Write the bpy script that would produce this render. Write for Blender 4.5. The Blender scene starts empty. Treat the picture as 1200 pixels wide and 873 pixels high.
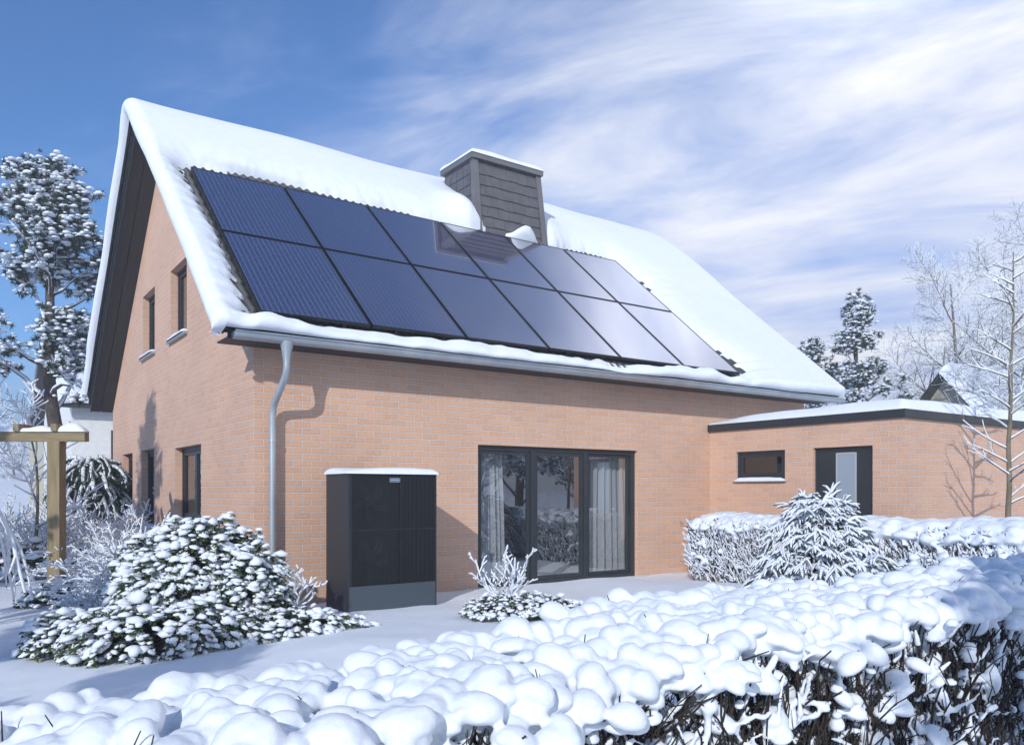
import bpy, bmesh, math, random
import numpy as np
from mathutils import Vector
R_ = math.radians
sc = bpy.context.scene
COL = sc.collection
rng = np.random.default_rng(7)
random.seed(7)
A = np.array

# ------------------------------------------------------------------ mesh builder
class MB:
    def __init__(s): s.V = []; s.F = []; s.U = []; s.n = 0
    def add(s, V, F, uv=None):
        V = np.asarray(V, float); F = np.asarray(F, int)
        if len(V) == 0 or len(F) == 0: return s
        s.V.append(V); s.F.append(F + s.n); s.n += len(V)
        s.U.append(np.zeros(F.shape + (2,)) if uv is None else np.asarray(uv, float))
        return s
    def box(s, x0, x1, y0, y1, z0, z1):
        V = [(x, y, z) for x in (x0, x1) for y in (y0, y1) for z in (z0, z1)]
        F = [(0, 1, 3, 2), (4, 6, 7, 5), (0, 4, 5, 1), (2, 3, 7, 6), (0, 2, 6, 4), (1, 5, 7, 3)]
        return s.add(V, F, box_uv(V, F))
    def hexa(s, V8):
        F = [(0, 1, 3, 2), (4, 6, 7, 5), (0, 4, 5, 1), (2, 3, 7, 6), (0, 2, 6, 4), (1, 5, 7, 3)]
        return s.add(V8, F, box_uv(V8, F))
    def quad(s, pts, uv=None): return s.add(pts, [(0, 1, 2, 3)], None if uv is None else [uv])
    def grid(s, P, closed=False):           # P: (n,m,3)
        n, m = P.shape[:2]
        i = np.arange(n * m).reshape(n, m)
        if closed: i = np.concatenate([i, i[:, :1]], 1)
        F = np.stack([i[:-1, :-1], i[1:, :-1], i[1:, 1:], i[:-1, 1:]], -1).reshape(-1, 4)
        return s.add(P.reshape(-1, 3), F)
    def build(s, name, mat, parent=None, smooth=False):
        me = bpy.data.meshes.new(name)
        V = np.concatenate(s.V); me.vertices.add(len(V)); me.vertices.foreach_set('co', V.ravel().astype(np.float32))
        tot = np.concatenate([np.full(len(f), f.shape[1]) for f in s.F])
        loops = np.concatenate([f.ravel() for f in s.F])
        me.loops.add(len(loops)); me.polygons.add(len(tot))
        me.polygons.foreach_set('loop_start', np.concatenate([[0], np.cumsum(tot)[:-1]]).astype(np.int32))
        me.loops.foreach_set('vertex_index', loops.astype(np.int32))
        uvl = me.uv_layers.new(name='UVMap')
        uvl.data.foreach_set('uv', np.concatenate([u.reshape(-1, 2) for u in s.U]).ravel().astype(np.float32))
        me.polygons.foreach_set('use_smooth', np.full(len(tot), smooth, dtype=bool))
        me.update(calc_edges=True); me.validate()
        me.materials.append(mat)
        o = bpy.data.objects.new(name, me); COL.objects.link(o)
        if parent is not None: o.parent = parent
        return o

def box_uv(V, F):
    V = A(V, float); out = []
    for f in F:
        p = V[list(f)]; nn = np.abs(np.cross(p[1] - p[0], p[2] - p[0]))
        k = nn.argmax()
        out.append(p[:, [1, 2]] if k == 0 else (p[:, [0, 2]] if k == 1 else p[:, [0, 1]]))
    return out

def unit(v): return v / np.maximum(np.linalg.norm(v, axis=-1, keepdims=True), 1e-9)

def segs(mb, P0, P1, R0, R1, n=5, cap=False):
    P0 = np.asarray(P0, float); P1 = np.asarray(P1, float)
    if len(P0) == 0: return mb
    R0 = np.broadcast_to(np.asarray(R0, float), (len(P0),)); R1 = np.broadcast_to(np.asarray(R1, float), (len(P0),))
    d = unit(P1 - P0)
    ref = np.where(np.abs(d[:, 2:3]) > .9, A([[1., 0, 0]]), A([[0, 0, 1.]]))
    u = unit(np.cross(d, ref)); w = np.cross(d, u)
    a = np.arange(n) * 2 * np.pi / n
    c, s_ = np.cos(a)[None, :, None], np.sin(a)[None, :, None]
    ring = u[:, None] * c + w[:, None] * s_
    V = np.stack([P0[:, None] + ring * R0[:, None, None], P1[:, None] + ring * R1[:, None, None]], 1)  # N,2,n,3
    N = len(P0); base = (np.arange(N) * 2 * n)[:, None, None]
    k = np.arange(n); F = np.stack([k, (k + 1) % n, n + (k + 1) % n, n + k], -1)[None] + base
    mb.add(V.reshape(-1, 3), F.reshape(-1, 4))
    return mb

def tube(mb, pts, rad, n=8, capped=True):
    pts = A(pts, float); rad = np.broadcast_to(A(rad, float), (len(pts),))
    t = unit(np.gradient(pts, axis=0)); P = []
    u = None
    for i, d in enumerate(t):
        if u is None:
            r = A([0, 0, 1.]) if abs(d[2]) < .9 else A([1., 0, 0]); u = unit(np.cross(d, r))
        else: u = unit(u - d * (u @ d))
        w = np.cross(d, u); a = np.arange(n) * 2 * np.pi / n
        P.append(pts[i] + rad[i] * (np.cos(a)[:, None] * u + np.sin(a)[:, None] * w))
    P = A(P); mb.grid(P, closed=True)
    if capped:
        mb.add(P[0], [list(range(n))[::-1]]); mb.add(P[-1], [list(range(n))])
    return mb

def ico(sub):
    bm = bmesh.new(); bmesh.ops.create_icosphere(bm, subdivisions=sub, radius=1)
    V = A([v.co[:] for v in bm.verts]); F = A([[v.index for v in f.verts] for f in bm.faces]); bm.free(); return V, F

def lumpy(sub, amp, seed, flat=.5):
    V, F = ico(sub); r = np.random.default_rng(seed); k = np.ones(len(V))
    for _ in range(7):
        d = unit(r.normal(size=3)); k += amp * r.uniform(-1, 1) * np.exp((V @ d - 1) * 4)
    V = V * k[:, None]; V[:, 2] = np.where(V[:, 2] < 0, V[:, 2] * flat, V[:, 2]); return V, F
BLOB0 = [lumpy(1, .28, 10 + i) for i in range(8)]
BLOBC = [lumpy(1, .5, 50 + i) for i in range(10)]
BLOB1 = [lumpy(2, .26, 30 + i) for i in range(8)]

def scatter(mb, variants, pos, scale, rotz=None, tilt=None):
    pos = np.asarray(pos, float); N = len(pos)
    if N == 0: return mb
    scale = np.broadcast_to(np.asarray(scale, float).reshape(N, -1) if np.ndim(scale) else np.full((N, 1), scale), (N, 3))
    rotz = rng.uniform(0, 2 * np.pi, N) if rotz is None else rotz
    vi = rng.integers(0, len(variants), N)
    for k, (V, F) in enumerate(variants):
        m = np.where(vi == k)[0]
        if not len(m): continue
        Q = V[None] * scale[m][:, None]
        if tilt is not None:
            ta = tilt[m]; c, s_ = np.cos(ta)[:, None], np.sin(ta)[:, None]
            Q = np.stack([Q[..., 0] * c + Q[..., 2] * s_, Q[..., 1], -Q[..., 0] * s_ + Q[..., 2] * c], -1)
        c, s_ = np.cos(rotz[m])[:, None], np.sin(rotz[m])[:, None]
        Q = np.stack([Q[..., 0] * c - Q[..., 1] * s_, Q[..., 0] * s_ + Q[..., 1] * c, Q[..., 2]], -1) + pos[m][:, None]
        FF = F[None] + (np.arange(len(m)) * len(V))[:, None, None]
        mb.add(Q.reshape(-1, 3), FF.reshape(-1, F.shape[1]))
    return mb

# smooth value noise for geometry
def vnoise(x, y, seed=0):
    x = np.asarray(x, float); y = np.asarray(y, float)
    xi, yi = np.floor(x).astype(int), np.floor(y).astype(int); fx, fy = x - xi, y - yi
    fx = fx * fx * (3 - 2 * fx); fy = fy * fy * (3 - 2 * fy)
    def h(i, j):
        n = (i * 374761393 + j * 668265263 + seed * 974711) & 0x7fffffff
        n = ((n ^ (n >> 13)) * 1274126177) & 0x7fffffff
        return ((n ^ (n >> 16)) & 0xffff) / 65535.
    return (h(xi, yi) * (1 - fx) + h(xi + 1, yi) * fx) * (1 - fy) + (h(xi, yi + 1) * (1 - fx) + h(xi + 1, yi + 1) * fx) * fy - .5
def fnoise(x, y, seed=0, o=3):
    return sum(vnoise(x * 2 ** k, y * 2 ** k, seed + k) / 2 ** k for k in range(o))

# ------------------------------------------------------------------ object helpers
def tag(o, label=None, cat=None, group=None, kind=None):
    if label: o['label'] = label
    if cat: o['category'] = cat
    if group: o['group'] = group
    if kind: o['kind'] = kind
    return o
def thing(name, label, cat, loc=(0, 0, 0), group=None):
    o = bpy.data.objects.new(name, None); COL.objects.link(o); o.location = loc; o.empty_display_size = .2
    return tag(o, label, cat, group)
def kids(o): return [c for c in bpy.data.objects if c.parent == o]
def dup(root, loc, rz=0, sc_=1., label=None):
    c = root.copy(); COL.objects.link(c); c.location = loc; c.rotation_euler = (0, 0, rz); c.scale = (sc_,) * 3
    if label: c['label'] = label
    for ch in kids(root):
        d = ch.copy(); COL.objects.link(d); d.parent = c
        for g in kids(ch):
            e = g.copy(); COL.objects.link(e); e.parent = d
    return c

# ------------------------------------------------------------------ materials
def mat(name, base=(.5, .5, .5), rough=.6, metal=0., **kw):
    m = bpy.data.materials.new(name); m.use_nodes = True; nt = m.node_tree
    b = nt.nodes['Principled BSDF']
    b.inputs['Base Color'].default_value = (*base, 1); b.inputs['Roughness'].default_value = rough
    b.inputs['Metallic'].default_value = metal
    for k, v in kw.items(): b.inputs[k].default_value = v
    return m, nt, b
def N(nt, t, **kw):
    n = nt.nodes.new(t)
    for k, v in kw.items():
        if k in n.inputs: n.inputs[k].default_value = v
        else: setattr(n, k, v)
    return n
def L(nt, a, b): nt.links.new(a, b)
def noisy(name, c1, c2, scale, rough=.7, bump=0., coord='Object', stretch=None, detail=4., bdist=.02, lo=.35, hi=.65, metal=0., **kw):
    m, nt, b = mat(name, c1, rough, metal, **kw)
    tc = N(nt, 'ShaderNodeTexCoord'); src = tc.outputs[coord]
    if stretch:
        mp = N(nt, 'ShaderNodeMapping'); mp.inputs['Scale'].default_value = stretch; L(nt, src, mp.inputs[0]); src = mp.outputs[0]
    n = N(nt, 'ShaderNodeTexNoise', Scale=scale, Detail=detail); L(nt, src, n.inputs['Vector'])
    r = N(nt, 'ShaderNodeValToRGB'); r.color_ramp.elements[0].position = lo; r.color_ramp.elements[1].position = hi
    r.color_ramp.elements[0].color = (*c1, 1); r.color_ramp.elements[1].color = (*c2, 1)
    L(nt, n.outputs['Fac'], r.inputs[0]); L(nt, r.outputs[0], b.inputs['Base Color'])
    if bump:
        bp = N(nt, 'ShaderNodeBump', Strength=bump, Distance=bdist); L(nt, n.outputs['Fac'], bp.inputs['Height']); L(nt, bp.outputs[0], b.inputs['Normal'])
    return m
M = {}
M['snow'] = noisy('snow', (.745, .80, .87), (.785, .825, .88), 6., rough=.75, bump=.35, bdist=.02, detail=6.)
M['snow_fine'] = noisy('snow_fine', (.73, .785, .85), (.78, .82, .87), 45., rough=.75, bump=.4, bdist=.007, detail=6.)
M['snow_far'] = noisy('snow_far', (.72, .79, .88), (.80, .84, .90), 3., rough=.8)
M['tile'] = noisy('roof_tile', (.045, .047, .05), (.075, .078, .083), 12., rough=.5, bump=.1)
M['anthracite'] = noisy('anthracite_metal', (.022, .027, .032), (.028, .033, .039), 5., rough=.42)
M['soffit'] = noisy('soffit_board', (.030, .031, .032), (.048, .049, .050), 3., rough=.65, stretch=(14, .7, .7), bump=.15, bdist=.01)
M['zinc'] = noisy('zinc', (.40, .45, .49), (.50, .55, .58), 3., rough=.38, metal=.55, stretch=(1, 1, .4))
M['slate'] = noisy('chimney_slate', (.085, .084, .094), (.115, .114, .124), 7., rough=.55, bump=.1)
M['slate_trim'] = noisy('chimney_trim', (.12, .12, .13), (.15, .15, .16), 3., rough=.45)
M['wood'] = noisy('timber', (.19, .145, .075), (.27, .21, .115), 5., rough=.7, stretch=(6, 6, .6), bump=.25, bdist=.006)
M['wood_beam'] = noisy('timber_beam', (.19, .145, .075), (.27, .21, .115), 5., rough=.7, stretch=(.6, 6, 6), bump=.25, bdist=.006)
M['bark'] = noisy('bark', (.045, .035, .03), (.10, .08, .065), 16., rough=.9, stretch=(1, 1, .35), bump=.6, bdist=.02)
M['bark_pale'] = noisy('bark_pale', (.13, .11, .075), (.22, .19, .13), 16., rough=.85, stretch=(1, 1, .35), bump=.3, bdist=.01)
M['twig'] = noisy('dark_twig', (.012, .009, .007), (.035, .026, .02), 20., rough=.8)
M['needle'] = noisy('pine_needles', (.025, .045, .03), (.055, .08, .05), 3., rough=.7)
M['leaf'] = noisy('evergreen_leaf', (.022, .05, .010), (.075, .115, .02), 9., rough=.45)
M['plaster'] = noisy('white_plaster', (.70, .71, .69), (.78, .78, .76), 6., rough=.9, bump=.1)
M['siding'] = noisy('beige_siding', (.40, .38, .30), (.47, .45, .36), 2., rough=.8, stretch=(.3, .3, 8))
M['floor'] = noisy('oak_floor', (.20, .15, .11), (.30, .23, .17), 3., rough=.4, stretch=(.5, 8, 1))
M['inner'] = noisy('room_paint', (.35, .34, .33), (.38, .37, .36), 2., rough=.9)
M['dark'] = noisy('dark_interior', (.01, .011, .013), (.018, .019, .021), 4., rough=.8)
M['hp_side'] = noisy('hp_paint', (.036, .042, .05), (.04, .046, .055), 60., rough=.38, bump=.02, metal=.3)
M['hp_base'] = noisy('hp_plinth', (.065, .085, .105), (.07, .09, .11), 60., rough=.45, metal=.2)
M['hp_grille'] = noisy('hp_grille', (.012, .014, .017), (.016, .018, .022), 60., rough=.4)
M['fan'] = noisy('fan_plastic', (.05, .06, .072), (.06, .07, .085), 8., rough=.7)
M['badge'] = mat('badge_plate', (.16, .20, .25), .35, .3)[0]
M['badge_text'] = mat('badge_letter', (.55, .62, .70), .5)[0]
M['white_trim'] = mat('white_trim', (.42, .43, .43), .45)[0]
M['pot'] = mat('dark_edge', (.03, .05, .04), .6)[0]

def brick_material():
    m, nt, b = mat('brick', (.5, .3, .2), .85)
    uv = N(nt, 'ShaderNodeUVMap')
    br = N(nt, 'ShaderNodeTexBrick'); br.offset = .5
    br.inputs['Color1'].default_value = (.61, .335, .205, 1); br.inputs['Color2'].default_value = (.50, .255, .155, 1)
    br.inputs['Mortar'].default_value = (.42, .41, .40, 1)
    br.inputs['Scale'].default_value = 1; br.inputs['Mortar Size'].default_value = .0065; br.inputs['Mortar Smooth'].default_value = .25
    br.inputs['Bias'].default_value = -.25; br.inputs['Brick Width'].default_value = .25; br.inputs['Row Height'].default_value = .0833
    L(nt, uv.outputs[0], br.inputs['Vector'])
    # wider soft zone: each brick is paler towards its middle
    n1 = N(nt, 'ShaderNodeTexNoise', Scale=26., Detail=6.); L(nt, uv.outputs[0], n1.inputs['Vector'])
    n2 = N(nt, 'ShaderNodeTexNoise', Scale=.9, Detail=3.); L(nt, uv.outputs[0], n2.inputs['Vector'])
    br2 = N(nt, 'ShaderNodeTexBrick'); br2.offset = .5
    for k, v in (('Scale', 1), ('Mortar Size', .024), ('Mortar Smooth', 1.), ('Brick Width', .25), ('Row Height', .0833)): br2.inputs[k].default_value = v
    L(nt, uv.outputs[0], br2.inputs['Vector'])
    pale = N(nt, 'ShaderNodeMix', data_type='RGBA'); pale.inputs[7].default_value = (.68, .46, .325, 1)
    inv = N(nt, 'ShaderNodeMath', operation='SUBTRACT'); inv.inputs[0].default_value = 1; L(nt, br2.outputs['Fac'], inv.inputs[1])
    mul = N(nt, 'ShaderNodeMath', operation='MULTIPLY'); L(nt, inv.outputs[0], mul.inputs[0]); L(nt, n1.outputs['Fac'], mul.inputs[1])
    L(nt, mul.outputs[0], pale.inputs[0]); L(nt, br.outputs['Color'], pale.inputs[6])
    mm = N(nt, 'ShaderNodeMix', data_type='RGBA'); mm.inputs[7].default_value = (.59, .565, .545, 1)
    L(nt, br.outputs['Fac'], mm.inputs[0]); L(nt, pale.outputs[2], mm.inputs[6])
    hs = N(nt, 'ShaderNodeHueSaturation'); mr = N(nt, 'ShaderNodeMapRange')
    mr.inputs[1].default_value = .3; mr.inputs[2].default_value = .7; mr.inputs[3].default_value = .94; mr.inputs[4].default_value = 1.05
    L(nt, n2.outputs['Fac'], mr.inputs[0]); L(nt, mr.outputs[0], hs.inputs['Value']); L(nt, mm.outputs[2], hs.inputs['Color'])
    L(nt, hs.outputs[0], b.inputs['Base Color'])
    h = N(nt, 'ShaderNodeMath', operation='MULTIPLY_ADD'); h.inputs[1].default_value = -1.; L(nt, br.outputs['Fac'], h.inputs[0])
    h2 = N(nt, 'ShaderNodeMath', operation='MULTIPLY'); h2.inputs[1].default_value = .35; L(nt, n1.outputs['Fac'], h2.inputs[0]); L(nt, h2.outputs[0], h.inputs[2])
    bp = N(nt, 'ShaderNodeBump', Strength=.7, Distance=.008); L(nt, h.outputs[0], bp.inputs['Height']); L(nt, bp.outputs[0], b.inputs['Normal'])
    return m
M['brick'] = brick_material()

def glass_material(name, base=.06, tint=(.75, .8, .82)):
    m, nt, b = mat(name); nt.nodes.remove(b); out = nt.nodes['Material Output']
    tr = N(nt, 'ShaderNodeBsdfTransparent'); tr.inputs[0].default_value = (*tint, 1)
    gl = N(nt, 'ShaderNodeBsdfGlossy'); gl.inputs['Color'].default_value = (.95, .97, 1, 1); gl.inputs['Roughness'].default_value = .0
    fr = N(nt, 'ShaderNodeLayerWeight'); fr.inputs['Blend'].default_value = .5
    pw_ = N(nt, 'ShaderNodeMath', operation='POWER'); pw_.inputs[1].default_value = 3.; L(nt, fr.outputs['Facing'], pw_.inputs[0])
    ad = N(nt, 'ShaderNodeMath', operation='MULTIPLY_ADD', use_clamp=True); ad.inputs[1].default_value = .75; ad.inputs[2].default_value = base; L(nt, pw_.outputs[0], ad.inputs[0])
    mx = N(nt, 'ShaderNodeMixShader'); L(nt, ad.outputs[0], mx.inputs[0]); L(nt, tr.outputs[0], mx.inputs[1]); L(nt, gl.outputs[0], mx.inputs[2])
    L(nt, mx.outputs[0], out.inputs[0]); return m
M['glass'] = glass_material('window_glass', .26, (.80, .83, .85))
M['glass_win'] = glass_material('small_window_glass', .12, (.55, .6, .62))
M['frosted'] = mat('frosted_glass', (.30, .36, .42), .25)[0]

def curtain_material():
    m, nt, b = mat('sheer_curtain', (.86, .87, .88), .9); out = nt.nodes['Material Output']
    tl = N(nt, 'ShaderNodeBsdfTranslucent'); tl.inputs[0].default_value = (.8, .82, .84, 1)
    mx = N(nt, 'ShaderNodeMixShader'); mx.inputs[0].default_value = .35
    L(nt, b.outputs[0], mx.inputs[1]); L(nt, tl.outputs[0], mx.inputs[2])
    tr = N(nt, 'ShaderNodeBsdfTransparent'); m2 = N(nt, 'ShaderNodeMixShader'); m2.inputs[0].default_value = .12
    L(nt, mx.outputs[0], m2.inputs[1]); L(nt, tr.outputs[0], m2.inputs[2]); L(nt, m2.outputs[0], out.inputs[0]); return m
M['curtain'] = curtain_material()

def panel_material():
    m, nt, b = mat('solar_cells', (.02, .03, .09), .13, 0.)
    b.inputs['Coat Weight'].default_value = 1.; b.inputs['Coat Roughness'].default_value = .04; b.inputs['Specular IOR Level'].default_value = 1.; b.inputs['IOR'].default_value = 2.1; b.inputs['Coat IOR'].default_value = 2.2
    uv = N(nt, 'ShaderNodeUVMap'); sp = N(nt, 'ShaderNodeSeparateXYZ'); L(nt, uv.outputs[0], sp.inputs[0])
    def stripes(sock, period, width):
        a = N(nt, 'ShaderNodeMath', operation='DIVIDE'); a.inputs[1].default_value = period; L(nt, sock, a.inputs[0])
        f = N(nt, 'ShaderNodeMath', operation='FRACT'); L(nt, a.outputs[0], f.inputs[0])
        c = N(nt, 'ShaderNodeMath', operation='LESS_THAN'); c.inputs[1].default_value = width; L(nt, f.outputs[0], c.inputs[0]); return c.outputs[0]
    s1 = stripes(sp.outputs[0], .072, .26); s2 = stripes(sp.outputs[1], .206, .06); s3 = stripes(sp.outputs[1], .206 / 12, .3)
    m1 = N(nt, 'ShaderNodeMix', data_type='RGBA'); m1.inputs[6].default_value = (.030, .030, .075, 1); m1.inputs[7].default_value = (.10, .11, .205, 1); L(nt, s1, m1.inputs[0])
    m2 = N(nt, 'ShaderNodeMix', data_type='RGBA'); m2.inputs[7].default_value = (.055, .062, .13, 1); L(nt, s2, m2.inputs[0]); L(nt, m1.outputs[2], m2.inputs[6])
    L(nt, m2.outputs[2], b.inputs['Base Color']); return m
M['cells'] = panel_material()
M['panel_frame'] = mat('panel_frame', (.012, .013, .015), .4, .4)[0]

# ------------------------------------------------------------------ world, sun, camera
SUN = unit(A([-1.2, -1.0, .75]))
w = bpy.data.worlds.new('World'); sc.world = w; w.use_nodes = True; nt = w.node_tree
bg = nt.nodes['Background']; out = nt.nodes['World Output']
sky = N(nt, 'ShaderNodeTexSky'); sky.sky_type = 'NISHITA'; sky.sun_disc = False
sky.sun_elevation = math.asin(SUN[2]); sky.sun_rotation = math.atan2(SUN[0], SUN[1]) % (2 * math.pi)
sky.altitude = 200; sky.air_density = 1.0; sky.dust_density = .3; sky.ozone_density = 3.
tint = N(nt, 'ShaderNodeMix', data_type='RGBA', blend_type='MULTIPLY'); tint.inputs[0].default_value = 1; tint.inputs[7].default_value = (.50, .78, 1.08, 1); L(nt, sky.outputs[0], tint.inputs[6]); L(nt, tint.outputs[2], bg.inputs[0]); bg.inputs[1].default_value = .115
tc = N(nt, 'ShaderNodeTexCoord'); sp = N(nt, 'ShaderNodeSeparateXYZ'); L(nt, tc.outputs['Generated'], sp.inputs[0])
def MA(op, a, b=None, c=None, clamp=False):
    n = N(nt, 'ShaderNodeMath', operation=op, use_clamp=clamp)
    for i, v in enumerate((a, b, c)):
        if v is None: continue
        if isinstance(v, (int, float)): n.inputs[i].default_value = v
        else: L(nt, v, n.inputs[i])
    return n.outputs[0]
X, Y, Z = sp.outputs
RX, RY = .816, -.577                                   # towards the right of the street
lat = MA('ADD', MA('MULTIPLY', X, RX), MA('MULTIPLY', Y, RY))
dep = MA('ADD', MA('MULTIPLY', X, -RY), MA('MULTIPLY', Y, RX))
zz = MA('ADD', MA('MAXIMUM', Z, 0.), .16)
cx = MA('DIVIDE', lat, zz); cy = MA('DIVIDE', dep, zz)
cv = N(nt, 'ShaderNodeCombineXYZ'); L(nt, MA('MULTIPLY', cx, .55), cv.inputs[0]); L(nt, MA('ADD', cy, MA('MULTIPLY', cx, .35)), cv.inputs[1])
n1 = N(nt, 'ShaderNodeTexNoise', Scale=.85, Detail=7., Roughness=.55, Distortion=.35); L(nt, cv.outputs[0], n1.inputs['Vector'])
n2 = N(nt, 'ShaderNodeTexNoise', Scale=2.6, Detail=6., Roughness=.6, Distortion=.5); L(nt, cv.outputs[0], n2.inputs['Vector'])
nmix = MA('ADD', MA('MULTIPLY', n1.outputs['Fac'], .82), MA('MULTIPLY', n2.outputs['Fac'], .18))
front_ = MA('MINIMUM', MA('ADD', MA('MULTIPLY', dep, 1.2), .1), 0.)                # clear sky behind the viewer
side = MA('ADD', MA('ADD', MA('MULTIPLY', lat, .80), MA('MULTIPLY', MA('SUBTRACT', .33, Z), .95)), MA('MULTIPLY', front_, .5))
fine = MA('MULTIPLY', MA('SUBTRACT', n2.outputs['Fac'], .5), .85)
dens = N(nt, 'ShaderNodeMapRange'); dens.interpolation_type = 'SMOOTHSTEP'
dens.inputs[1].default_value = .04; dens.inputs[2].default_value = .86
L(nt, MA('ADD', MA('ADD', nmix, fine), side), dens.inputs[0])
bgc = N(nt, 'ShaderNodeBackground'); 
cr = N(nt, 'ShaderNodeMix', data_type='RGBA'); cr.inputs[6].default_value = (.40, .50, .82, 1); cr.inputs[7].default_value = (.95, .95, .97, 1)
r2 = N(nt, 'ShaderNodeMapRange'); r2.inputs[1].default_value = .38; r2.inputs[2].default_value = .74; L(nt, MA('ADD', MA('ADD', nmix, MA('MULTIPLY', fine, .8)), MA('MULTIPLY', lat, .35)), r2.inputs[0]); L(nt, r2.outputs[0], cr.inputs[0])
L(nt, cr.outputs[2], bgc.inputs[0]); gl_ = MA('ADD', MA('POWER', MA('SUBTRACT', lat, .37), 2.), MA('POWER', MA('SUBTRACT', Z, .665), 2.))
glow = MA('EXPONENT', MA('MULTIPLY', MA('MULTIPLY', gl_, MA('GREATER_THAN', dep, 0.)), -62.))  # bright cloud patch added above the frame to lighten the panel reflections
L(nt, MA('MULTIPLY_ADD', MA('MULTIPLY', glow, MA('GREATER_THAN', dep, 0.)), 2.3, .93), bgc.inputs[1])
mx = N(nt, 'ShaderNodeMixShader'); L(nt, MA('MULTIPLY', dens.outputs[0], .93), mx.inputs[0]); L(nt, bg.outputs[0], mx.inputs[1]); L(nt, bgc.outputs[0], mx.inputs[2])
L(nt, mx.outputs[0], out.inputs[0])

sl = bpy.data.lights.new('sun', 'SUN'); sl.energy = 2.85; sl.angle = R_(.55); sl.color = (1., .97, .93)
so = bpy.data.objects.new('sun', sl); COL.objects.link(so); so.rotation_euler = Vector(-SUN).to_track_quat('-Z', 'Y').to_euler(); so.location = (-12, -10, 12)
cam = bpy.data.cameras.new('camera'); co = bpy.data.objects.new('camera', cam); COL.objects.link(co); sc.camera = co
cam.sensor_width = 36; cam.lens = 36 * 947 / 1200; cam.shift_y = 138.5 / 1200; cam.clip_end = 3000; cam.clip_start = .05
CAM = A([-3.162, -10.012, 1.36]); VIEW = A([.5773, .8165]); RIGHT = A([.8165, -.5773])
co.location = CAM; co.rotation_euler = (R_(90), 0, -math.atan2(VIEW[0], VIEW[1]))
sc.view_settings.view_transform = 'Standard'; sc.view_settings.look = 'None'; sc.view_settings.exposure = .38; sc.view_settings.gamma = 1
sc.render.engine = 'CYCLES'; sc.cycles.max_bounces = 8; sc.cycles.transparent_max_bounces = 8; sc.cycles.use_denoising = True

def at(lat, dep, z=0.): p = CAM[:2] + VIEW * dep + RIGHT * lat; return A([p[0], p[1], z])
def px(x, D): return (x - 600) / 947 * D            # lateral offset of photo column x at depth D (design aid)

# ------------------------------------------------------------------ ground
def ground_z(x, y):
    z = -.07 + .10 * fnoise(x * .22 + 3, y * .22, 1, 3) + .05 * fnoise(x * .9, y * .9, 9, 3)
    z = z + .10 * np.exp(-((x - 6.2) / 2.2) ** 2 - ((y + 3.8) / 2.) ** 2)
    z = np.maximum(z, -.08 - .25 * np.hypot((x - 4.9) / 3., y + .5) ** 2) + .025 * np.exp(-((x - 2.4) / .5) ** 2 - ((y + .7) / .5) ** 2)
    z = z + .035 * np.clip(fnoise(x * .55 + .3 * y, y * .8, 14, 2), -.2, .5) + .05 * np.exp(-((y + .35) / .25) ** 2) * (x > -.2) * (x < 3.2) * (.6 + fnoise(x * 1.5, 0 * y, 19, 2))
    far = np.hypot(x - 2, y - 2); z = z + np.clip(far - 30, 0, 400) * .004 * (1 + 2 * fnoise(x * .02, y * .02, 4))
    return z
s = np.linspace(-1, 1, 420); g = np.sinh(s * 5.2) / np.sinh(5.2) * 400
gx, gy = np.meshgrid(g + 1.5, g - 4.5, indexing='ij')
tag(MB().grid(np.stack([gx, gy, ground_z(gx, gy)], -1)).build('ground', M['snow'], None, True), kind='structure')
# hill behind the left gardens
hx, hy = np.meshgrid(np.linspace(-90, 40, 90), np.linspace(46, 190, 70), indexing='ij')
hz = 9.5 * np.clip((hy - 46) / 60, 0, 1) ** .8 * np.exp(-((hx + 25) / 55) ** 2) * (1 + .25 * fnoise(hx * .06, hy * .06, 5)) - .3
tag(MB().grid(np.stack([hx, hy, hz], -1)).build('hill', M['snow_far'], None, True), kind='structure')

# ------------------------------------------------------------------ walls with openings
def wall_panel(mb, uvec, origin, zb, top, openings, normal, depth, u0, u1, uoff=0.):
    """flat wall: columns cut at every opening; uvec = horizontal direction; top(u) = wall top; openings (ua, ub, za, zb); reveals go inwards by depth"""
    uvec = A(uvec, float); origin = A(origin, float); normal = A(normal, float)
    cuts = sorted({u0, u1, *[o[0] for o in openings], *[o[1] for o in openings], *([4.83] if u0 < 4.83 < u1 and top(4.83) > 5 else [])})
    P = lambda u, z, d=0.: origin + uvec * u + A([0, 0, z]) - normal * d
    flip = np.dot(np.cross(uvec, [0, 0, 1]), normal) < 0
    def q(pts, uv):
        if flip: pts, uv = pts[::-1], uv[::-1]
        mb.quad(pts, uv)
    for a, b in zip(cuts[:-1], cuts[1:]):
        ops = sorted([o for o in openings if o[0] <= a + 1e-6 and o[1] >= b - 1e-6], key=lambda o: o[2])
        za = zb
        for o in ops:
            q([P(a, za), P(b, za), P(b, o[2]), P(a, o[2])], [(a + uoff, za), (b + uoff, za), (b + uoff, o[2]), (a + uoff, o[2])]); za = o[3]
        q([P(a, za), P(b, za), P(b, top(b)), P(a, top(a))], [(a + uoff, za), (b + uoff, za), (b + uoff, top(b)), (a + uoff, top(a))])
    for a, b, z0, z1 in openings:
        d = depth
        q([P(a, z0), P(a, z1), P(a, z1, d), P(a, z0, d)][::-1], [(0, z0), (0, z1), (d, z1), (d, z0)][::-1])
        q([P(b, z0), P(b, z1), P(b, z1, d), P(b, z0, d)], [(0, z0), (0, z1), (d, z1), (d, z0)])
        q([P(a, z1), P(b, z1), P(b, z1, d), P(a, z1, d)][::-1], [(a, 0), (b, 0), (b, d), (a, d)][::-1])
        q([P(a, z0), P(b, z0), P(b, z0, d), P(a, z0, d)], [(a, 0), (b, 0), (b, d), (a, d)])

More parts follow.
